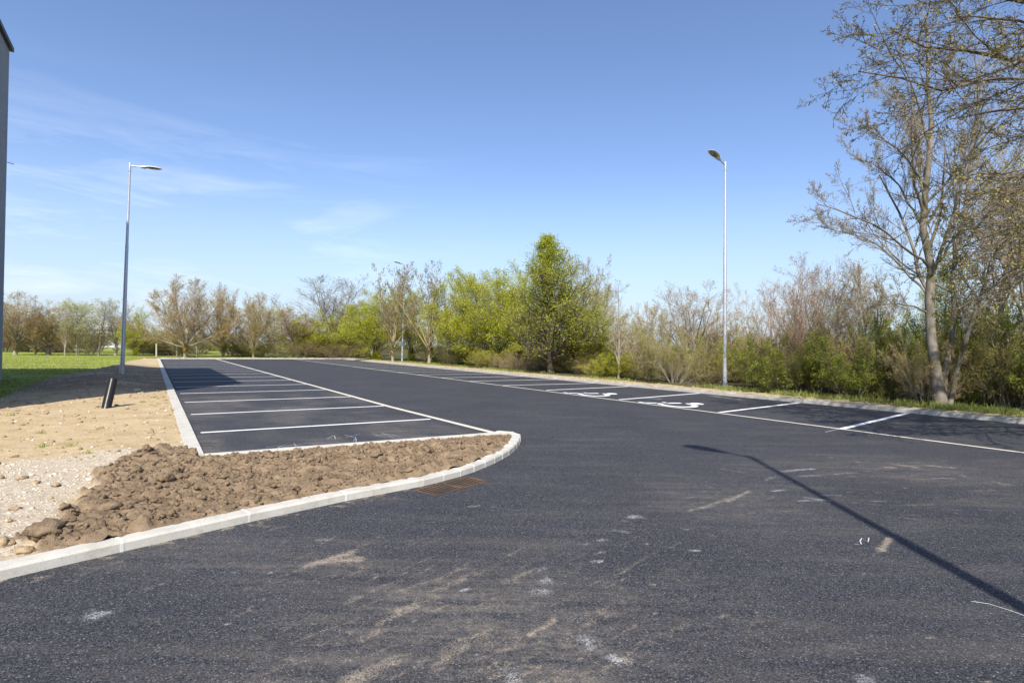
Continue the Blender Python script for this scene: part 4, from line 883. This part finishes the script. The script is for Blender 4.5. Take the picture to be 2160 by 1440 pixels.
# far left row
tree('bare1', 32, 749, 612, 120, 'tall brown bare tree nearest the building in the row behind the meadow', group=G1)
tree('ochre2', 75, 749, 640, 100, 'low-forking dark tree, second in the row from the building', group=G1)
tree('bare0', 101, 749, 636, 110, 'bare tree with a straight pale trunk, third in the row from the building', group=G1)
tree('slim0', 137, 750, 655, 40, 'thin dark bare stem between the third and the pale green tree', group=G1)
tree('pale0', 162, 750, 632, 76, 'wispy pale green tree behind the meadow with a dark bent trunk', group=G1)
tree('pale1', 207, 750, 628, 74, 'yellow-green tree behind the meadow with a straight thin trunk', group=G1)
tree('bare2', 243, 750, 633, 78, 'bare tree with a pale curved trunk just left of the tall lamp post', group=G1)
tree('green2', 284, 751, 648, 66, 'grey-green narrow tree just right of the left lamp post', group=G1)
tree('scrub0', 190, 749, 690, 60, 'low leaning scrubby tree with a yellow-green stem among the meadow trees', group=G1)
tree('ochre0', 391, 754, 584, 205, 'largest round ochre-budded tree behind the far end of the lot', group=G2)
tree('ochre2', 470, 753, 602, 150, 'round ochre-budded tree with a forked black trunk, right of the largest one', group=G2)
tree('ochre1', 535, 754, 618, 135, 'third and smallest round ochre tree behind the far end of the lot', group=G2)
tree('pale0', 585, 752, 645, 90, 'pale green tree set back between the ochre trees and the grey bare one', Y=72, group=G2)
tree('bare0', 622, 752, 650, 95, 'dark-stemmed tree with sparse pale leaves left of the fan-shaped bare tree', Y=66, group=G2)
tree('bare2', 699, 754, 583, 165, 'fan-shaped grey bare tree at the far right corner of the lot', group=G2)
tree('green0', 655, 752, 665, 90, 'bright green bushy tree left behind the fan-shaped bare tree', Y=66, group=G2)
tree('green1', 742, 753, 635, 130, 'green bushy tree right behind the fan-shaped bare tree', Y=66, group=G2)
tree('lichen0', 829, 766, 555, 150, 'yellow-lichened bare tree immediately left of the distant lamp post', group=G2)
tree('lichen1', 905, 769, 552, 150, 'yellow-lichened bare tree right of the distant lamp post', group=G2)
tree('green0', 795, 762, 612, 135, 'bright green tree left behind the first lichened tree', Y=56, group=G2)
tree('green1', 870, 765, 606, 140, 'bright green tree filling the gap between the two lichened trees', Y=54, group=G2)
tree('green1', 975, 772, 566, 165, 'green tree with a narrow raised top right of the second lichened tree', Y=47, group=G2)
tree('green0', 1045, 778, 575, 190, 'broad yellow-green tree left of the conical tree', Y=43, group=G2)
tree('pale1', 1020, 778, 575, 110, 'paler green tree standing behind the broad yellow-green one', Y=50, group=G2)
tree('green0', 1105, 785, 558, 140, 'deeper green tree directly left of the conical tree', Y=41, group=G2)
tree('cone0', 1162, 790, 496, 185, 'tallest dense conical green tree in the row behind the right bays', group=G2)
tree('bare1', 1222, 790, 545, 120, 'greyish sparsely budded tree leaning right beside the conical tree', Y=36, group=G2)
tree('green0', 1238, 794, 640, 130, 'low olive-green bushy tree at the right foot of the conical tree', Y=34.5, group=G2)
tree('pale0', 1262, 792, 600, 70, 'pale leafed tree right of the greyish sparsely budded one', Y=39, group=G2)
tree('slim0', 1304, 803, 592, 62, 'slender bare sapling with a pale forked trunk left of the blossoming shrub', group=G2)
tree('blossom0', 1338, 803, 640, 100, 'shrub dotted with white blossom right of the slender sapling', Y=29, cat='shrub', group=G3)
tree('scrub2', 1378, 808, 665, 110, 'olive scrubby shrub with a dark leaning stem right of the blossoming shrub', Y=26.5, cat='shrub', group=G3)
tree('scrub2', 1425, 812, 690, 120, 'denser shrub between the olive scrubby one and the lamp post', Y=25, cat='shrub', group=G3)
tree('bare0', 1462, 808, 592, 110, 'small bare tree with an open crown rising left of the right lamp post', Y=27, group=G2)
tree('slim0', 1505, 805, 615, 50, 'thin bare pole-like tree close behind the left of the right lamp post', Y=29, group=G2)
tree('scrub1', 1505, 815, 690, 130, 'olive shrub behind the right lamp post', Y=26.2, cat='shrub', group=G3)
tree('scrub2', 1562, 815, 670, 110, 'tall olive-brown shrub directly right of the right lamp post', Y=26.5, cat='shrub', group=G3)
tree('leafy1', 1598, 825, 715, 85, 'bright green leafy shrub right of the right lamp post', Y=22.5, cat='shrub', group=G3)
tree('pink0', 1648, 829, 556, 185, 'tall pinkish-brown bare shrub with many fine stems right of the lamp post', Y=21.5, cat='shrub', group=G3)
tree('bare0', 1715, 825, 540, 120, 'bare grey tree with upright limbs behind the pinkish shrub', Y=25, group=G2)
tree('slim0', 1690, 820, 560, 60, 'thin bare tree between the pinkish shrub and the grey upright one', Y=27, group=G2)
tree('scrub0', 1735, 835, 690, 130, 'brown twiggy shrub right of the pinkish one', Y=21, cat='shrub', group=G3)
tree('pale1', 1775, 830, 640, 70, 'thin ivy-clad yellow-green tree in the brushwood left of the big tree', Y=23, group=G2)
tree('scrub0', 1810, 842, 650, 150, 'wide brown twiggy shrub left of the big tree', Y=20, cat='shrub', group=G3)
tree('bare1', 1830, 838, 560, 120, 'small bare tree standing behind the wide brown shrub', Y=24, group=G2)
tree('scrub2', 1865, 850, 700, 130, 'dark olive shrub close to the left of the big tree', Y=19, cat='shrub', group=G3)
tree('leafy0', 1915, 858, 690, 130, 'dark green leafy shrub behind the left of the big trunk', Y=18.2, cat='shrub', group=G3)
tree('leafy0', 2075, 872, 640, 170, 'dark green leafy shrub right of the big trunk', Y=17.2, cat='shrub', group=G3)
tree('leafy1', 2040, 868, 730, 110, 'low brighter green shrub at the right foot of the big trunk', Y=17.4, cat='shrub', group=G3)
tree('leafy0', 2150, 880, 620, 180, 'dark leafy shrub at the right edge of the view behind the kerb', Y=16.2, cat='shrub', group=G3)
tree('slim0', 2113, 868, 560, 90, 'sapling with a thin pale stem right of the big tree', Y=16.4, group=G2)
tree('pale1', 2090, 860, 330, 230, 'tall pale-leafed tree behind the big tree at the right', Y=21, group=G2)
tree('green2', 2010, 860, 520, 170, 'half-leafed tree directly behind the big tree', Y=22, group=G2)
tree('bare1', 2180, 870, 250, 260, 'tall budding tree at the right edge behind the big tree', Y=19, group=G2)
# shrubs just outside the right edge that still throw twigs into view
for i, (px, ty, lab) in enumerate(((945, 600, 'thin dark stem between the lichened and the yellow-green tree'), (1010, 610, 'thin dark stem among the yellow-green trees'), (1075, 605, 'thin stem left of the conical tree in the green row'), (1205, 600, 'thin stem at the right foot of the conical tree'), (1345, 640, 'slim bare sapling rising out of the blossoming shrub'), (1400, 650, 'slim bare sapling between the two olive shrubs left of the lamp'), (1760, 600, 'slim bare sapling left of the ivy-clad tree'), (1855, 560, 'slim bare sapling nearest the left of the big tree'))):
    tree('slim0', px, 790, ty, 46, lab, Y=np.interp(px, [900, 1150, 1350, 1500, 1900], [50, 38, 29, 26, 19.5]), group=G2)
# thicket mass
def thicket(name, spots, kinds, label, sc=(.8, 1.2), zmul=1.0):
    r = np.random.default_rng(len(spots)); Vs = []; Qs = []; mis = []; mats = []; off = 0; cache = {}
    for k in kinds:
        for me in PR[k]:
            a = np.empty(len(me.vertices) * 3, np.float32); me.vertices.foreach_get('co', a); q = np.empty(len(me.loops), np.int32); me.loops.foreach_get('vertex_index', q); m_ = np.empty(len(me.polygons), np.int32); me.polygons.foreach_get('material_index', m_)
            lut = []
            for mm_ in me.materials:
                if mm_ not in mats: mats.append(mm_)
                lut.append(mats.index(mm_))
            cache.setdefault(k, []).append((a.reshape(-1, 3), q.reshape(-1, 4), np.array(lut)[m_]))
    for sp_ in spots:
        x, y, h, w = sp_[:4]; k = sp_[4] if len(sp_) > 4 else kinds[r.integers(len(kinds))]; a = r.random() * 6.28; ca, sa = math.cos(a), math.sin(a); bh, bw = BD[k]
        for (v, q, m_) in cache[k]:
            s = w / bw; v2 = np.stack([(v[:, 0] * ca - v[:, 1] * sa) * s + x, (v[:, 0] * sa + v[:, 1] * ca) * s + y, v[:, 2] * h / bh], 1)
            Vs.append(v2); Qs.append(q + off); mis.append(m_); off += len(v2)
    me = mesh(name, np.concatenate(Vs), np.concatenate(Qs), mats, False, np.concatenate(mis)); return tag(link(name, me), label, None, None, 'stuff')
r = np.random.default_rng(77)
sp = []
for u in np.arange(1, 46, 1.35):            # right side brush, two ranks
    for v in ((19.8, 2.9), (22.7, 3.8)):
        q = UV(u + r.normal() * .5, v[0] + r.normal() * .6 + np.clip((8 - u) / 8, 0, 1) * .9 + (.9 if u > 17 else 0))
        if min(np.hypot(*(q - L2)), np.hypot(*(q - L3))) < 2.2: continue
        sp.append((q[0], q[1], v[1] * r.uniform(.7, 1.15) * (.72 if 17 > u > 10 else .5 if u >= 17 else 1), r.uniform(2.2, 3.4)) + ((r.choice(['leafy0', 'scrub0', 'scrub2', 'leafy0', 'scrub2']),) if u < 11 else ()))
thicket('brushwood', sp, ['scrub0', 'scrub1', 'scrub2', 'leafy0', 'scrub2', 'leafy1'], 'tangled brushwood filling the ground behind the right kerb')
sp = []
for u in np.arange(-6, 60, 4.2):
    q = UV(u, 28 + r.normal() * 2); sp.append((q[0], q[1], r.uniform(2.6, 4.0), r.uniform(4, 6)))
for k in range(30):                          # beyond the far end
    px = r.uniform(-40, 800); Y = r.uniform(68, 84); q = XY(px, Y); sp.append((q[0], q[1], r.uniform(3.0, 5.2), r.uniform(7, 10)))
for k in range(16):
    px = r.uniform(300, 780); Y = r.uniform(61, 66); q = XY(px, Y); sp.append((q[0], q[1], r.uniform(1.6, 2.6), r.uniform(4, 6)))
thicket('distant_thicket', sp, ['scrub0', 'scrub2', 'scrub0'], 'brown leafless thicket behind the rows of trees')
# wire fence on posts behind the far trees
fn = empty('wire_fence', (P(500, 751.5)[0], P(500, 751.5)[1], 0), label='wire fence on short concrete posts between the trees behind the lot', cat='fence')
fx = [(330, 752), (373, 752), (415, 752), (490, 752), (523, 752), (553, 752), (585, 752), (656, 753), (710, 754), (738, 755), (785, 758), (895, 764)]
prev = None
for (px, py) in fx:
    q = P(px, py); q = np.array([q[0] - fn.location.x, q[1] - fn.location.y]); b = MB(); b.tube([(q[0], q[1], 0), (q[0] + random.uniform(-.05, .05), q[1], 1.35)], [.085, .075], 8); b.build('post', M['post'], fn)
    if prev is not None:
        for z in (.4, .8, 1.2):
            b = MB(); b.tube([(prev[0], prev[1], z), ((prev[0] + q[0]) / 2, (prev[1] + q[1]) / 2, z - .04), (q[0], q[1], z)], .008, 4, False); b.build('wire', M['wire'], fn)
    prev = q

# ------------------------------------------------------------------ the big tree and the overhanging one
def guided(name, seed, limbs, base, k1, label, cat, bark, twig, leaf, flare, lens, trunk_sides=14, rmin=.004, klev=(9, 6, 4), up=.05):
    """limbs: list of ([points], r0, r1); first ones are trunks"""
    r = np.random.default_rng(seed); e = empty(name, (base[0], base[1], .05), label=label, cat=cat); o_ = np.array([base[0], base[1], .05])
    NP = 12; PP = []; RR = []
    for pts, ra, rb in limbs:
        pts = np.array(pts, float) - o_; d = np.concatenate([[0], np.cumsum(np.linalg.norm(np.diff(pts, axis=0), axis=1))]); t = np.linspace(0, d[-1], NP)
        q = np.stack([np.interp(t, d, pts[:, i]) for i in range(3)], 1)
        for _ in range(1): q[1:-1] = (q[:-2] + 2 * q[1:-1] + q[2:]) / 4
        L_ = d[-1]; q[1:-1] += r.normal(size=(NP - 2, 3)) * .012 * L_ / 2
        PP.append(q); tt = np.linspace(0, 1, NP); RR.append(ra * (1 - tt) ** .9 + rb * (1 - (1 - tt) ** .9))
    PP = np.stack(PP); RR = np.stack(RR)
    RR[:, 0] *= np.array([flare if l[0][0][2] < .3 else 1 for l in limbs])
    lv = [(PP, RR)]
    a_ = [(k1, .62, .30, lens[0], 6, .11), (klev[0], .62, .25, lens[1], 4, .13), (klev[1], .6, .25, lens[2], 3, .15), (klev[2], .6, .25, lens[3], 2, .16)]
    Pp, Rr = PP, RR
    for i, (k, a, sd, ln, n_, wb) in enumerate(a_):
        # absolute-ish lengths: ratio of parent length
        p, d, L, R = spawn(r, Pp, Rr, k, .22 if i == 0 else .12, .99, a, sd, (lambda t: ln * (1 - .5 * t)), .5, rmin)
        Pp, Rr = grow(r, p, d, L, R, np.maximum(R * .3, rmin * .7), n_, wb, up); lv.append((Pp, Rr))
    sd_ = (trunk_sides, 7, 5, 3, 3)
    parts = [tubes(*lv[i], sd_[i]) for i in (0, 1)]; V = np.concatenate([p[0] for p in parts]); Q = np.concatenate([parts[0][1], parts[1][1] + len(parts[0][0])])
    link('trunk', mesh('trunk', V, Q, M[bark], True), e)
    V = []; Q = []; mi = []; off = 0
    items = [tubes(*lv[i], sd_[i]) + (0,) for i in (2, 3, 4)]; mats = [M[twig]]
    for lf in leaf: mats.append(M[lf[3]]); items.append(leaves(r, lv[-1][0], lf[0], lf[1], lf[2], .3) + (len(mats) - 1,))
    for v, q, m_ in items: V.append(v); Q.append(q + off); mi.append(np.full(len(q), m_)); off += len(v)
    link('crown', mesh('crown', np.concatenate(V), np.concatenate(Q), mats, False, np.concatenate(mi)), e); return e
bt = P(1985, 862); YB = bt[1]
def at(px, py, Y): return (XY(px, Y)[0], Y, HT(px, py, Y))
def limb(*p): return [at(a, b_, YB + c) for a, b_, c in p]
base3 = (bt[0], bt[1], 0.0)
BT = [([base3] + limb((1972, 780, 0), (1962, 680, 0), (1955, 560, 0), (1956, 450, 0), (1958, 350, 0), (1960, 240, 0), (1950, 130, 0), (1946, 25, 0)), .145, .022),
      ([(bt[0] + .12, bt[1] + .1, 0)] + limb((2000, 800, .3), (2008, 700, .5), (2022, 560, .8), (2035, 420, 1), (2060, 250, 1.2), (2070, 120, 1.3)), .095, .02),
      ([(bt[0] + .2, bt[1], 0)] + limb((2022, 780, -.1), (2042, 700, -.3), (2075, 600, -.8), (2120, 480, -1.2), (2170, 380, -1.5)), .07, .015),
      (limb((1956, 450, 0), (1938, 380, -.2), (1932, 300, -.3), (1918, 220, -.4)), .04, .01),
      (limb((1955, 560, 0), (1905, 520, -.5), (1840, 470, -.9), (1780, 455, -1.2), (1722, 430, -1.4)), .038, .009),
      (limb((1955, 620, 0), (1900, 560, .5), (1840, 505, .8), (1780, 490, 1.0), (1728, 478, 1.2)), .036, .008),
      (limb((1957, 660, 0), (1900, 640, -.4), (1845, 640, -.8), (1770, 640, -1.0)), .03, .008),
      (limb((1956, 500, 0), (1900, 400, .6), (1850, 350, 1.0), (1800, 330, 1.2)), .038, .009),
      (limb((1957, 400, 0), (1900, 320, -.6), (1840, 280, -1), (1805, 265, -1.2)), .036, .008),
      (limb((1960, 300, 0), (1915, 230, .5), (1870, 195, .8), (1835, 190, .9)), .028, .008),
      (limb((1960, 240, 0), (1990, 170, -.4), (2005, 90, -.6)), .025, .008),
      (limb((1956, 470, 0), (2010, 380, -.7), (2050, 270, -1.1), (2075, 180, -1.4)), .036, .008),
      (limb((1955, 590, 0), (2010, 500, -.9), (2080, 430, -1.4), (2140, 400, -1.8)), .036, .008),
      (limb((2022, 560, .8), (2090, 500, 1.4), (2150, 420, 1.8)), .036, .008)]
guided('big_bare_tree', 5, BT, bt, 11, 'tall mostly bare tree with pale forking trunks rising behind the right kerb', 'tree', 'bk_big', 'bk_grey', [(1, .028, .02, 'lf_ochre')], 1.35, (.40, .44, .48, .55), klev=(9, 6, 3), rmin=.0038, up=.09)
ob = np.array([14.2, 9.4])
def OL(*p): return [at(a, b_, Y) for a, b_, Y in p]
o0 = (ob[0], ob[1], 5.2)
OT = [([(ob[0], ob[1], 0), (ob[0] - .1, ob[1], 3), (ob[0] - .2, ob[1], 5.4), (ob[0], ob[1] + .2, 9), (ob[0] + .3, ob[1], 13)], .30, .05),
      ([(ob[0] - .2, ob[1], 5.4)] + OL((2240, 130, 9.6), (2150, 122, 9.8), (2060, 108, 10.0), (1990, 115, 10.2), (1920, 95, 10.4), (1875, 60, 10.5)), .085, .012),
      ([(ob[0] - .2, ob[1], 5.0)] + OL((2250, 200, 9.3), (2160, 120, 9.4), (2090, 160, 9.6), (2000, 205, 9.9), (1930, 165, 10.0), (1850, 128, 10.2), (1805, 148, 10.4)), .06, .010),
      ([(ob[0], ob[1], 4.6)] + OL((2280, 280, 8.9), (2190, 200, 9.0), (2120, 235, 9.2), (2060, 270, 9.4), (2000, 250, 9.6)), .06, .010),
      ([(ob[0], ob[1], 4.2)] + OL((2260, 330, 8.6), (2170, 330, 8.7), (2110, 400, 8.9), (2060, 480, 9.2)), .055, .010),
      ([(ob[0], ob[1], 3.8)] + OL((2260, 470, 8.4), (2170, 440, 8.6), (2090, 470, 8.9), (2030, 520, 9.3)), .05, .010),
      ([(ob[0], ob[1], 6.6)] + OL((2300, 20, 9.7), (2170, 10, 9.8), (2080, -30, 10.0), (1990, -10, 10.2)), .07, .012),
      ([(ob[0], ob[1], 3.4)] + OL((2280, 560, 8.3), (2180, 540, 8.5), (2110, 560, 8.8), (2060, 600, 9.2)), .045, .010),
      ([(ob[0], ob[1], 6.0)] + OL((2290, 120, 8.4), (2200, 40, 8.3), (2110, 50, 8.3), (2040, 30, 8.4)), .06, .012),
      ([(ob[0], ob[1], 8.0), (ob[0] - 2, ob[1] - 1, 9.5), (ob[0] - 4, ob[1] - 2, 10.2)], .08, .02), ([(ob[0], ob[1], 7.0), (ob[0] + 2, ob[1] + 1, 9), (ob[0] + 4, ob[1] + 2, 10)], .08, .02),
      ([(ob[0], ob[1], 6.0), (ob[0] - 2, ob[1] - 2, 7.5), (ob[0] - 4.2, ob[1] - 3.5, 8.5)], .08, .02), ([(ob[0], ob[1], 9.0), (ob[0] - 1, ob[1] + 2, 10.5), (ob[0] - 1.5, ob[1] + 4, 11.5)], .07, .02)]
guided('overhanging_tree', 9, OT, ob, 12, 'budding tree off the right edge whose dark limbs hang into the top right corner', 'tree', 'bk_dark', 'bk_dark', [(2, .030, .015, 'lf_dark'), (1, .034, .015, 'lf_olive')], 1.3, (.38, .42, .46, .5), klev=(8, 6, 3), rmin=.0042, up=.0)
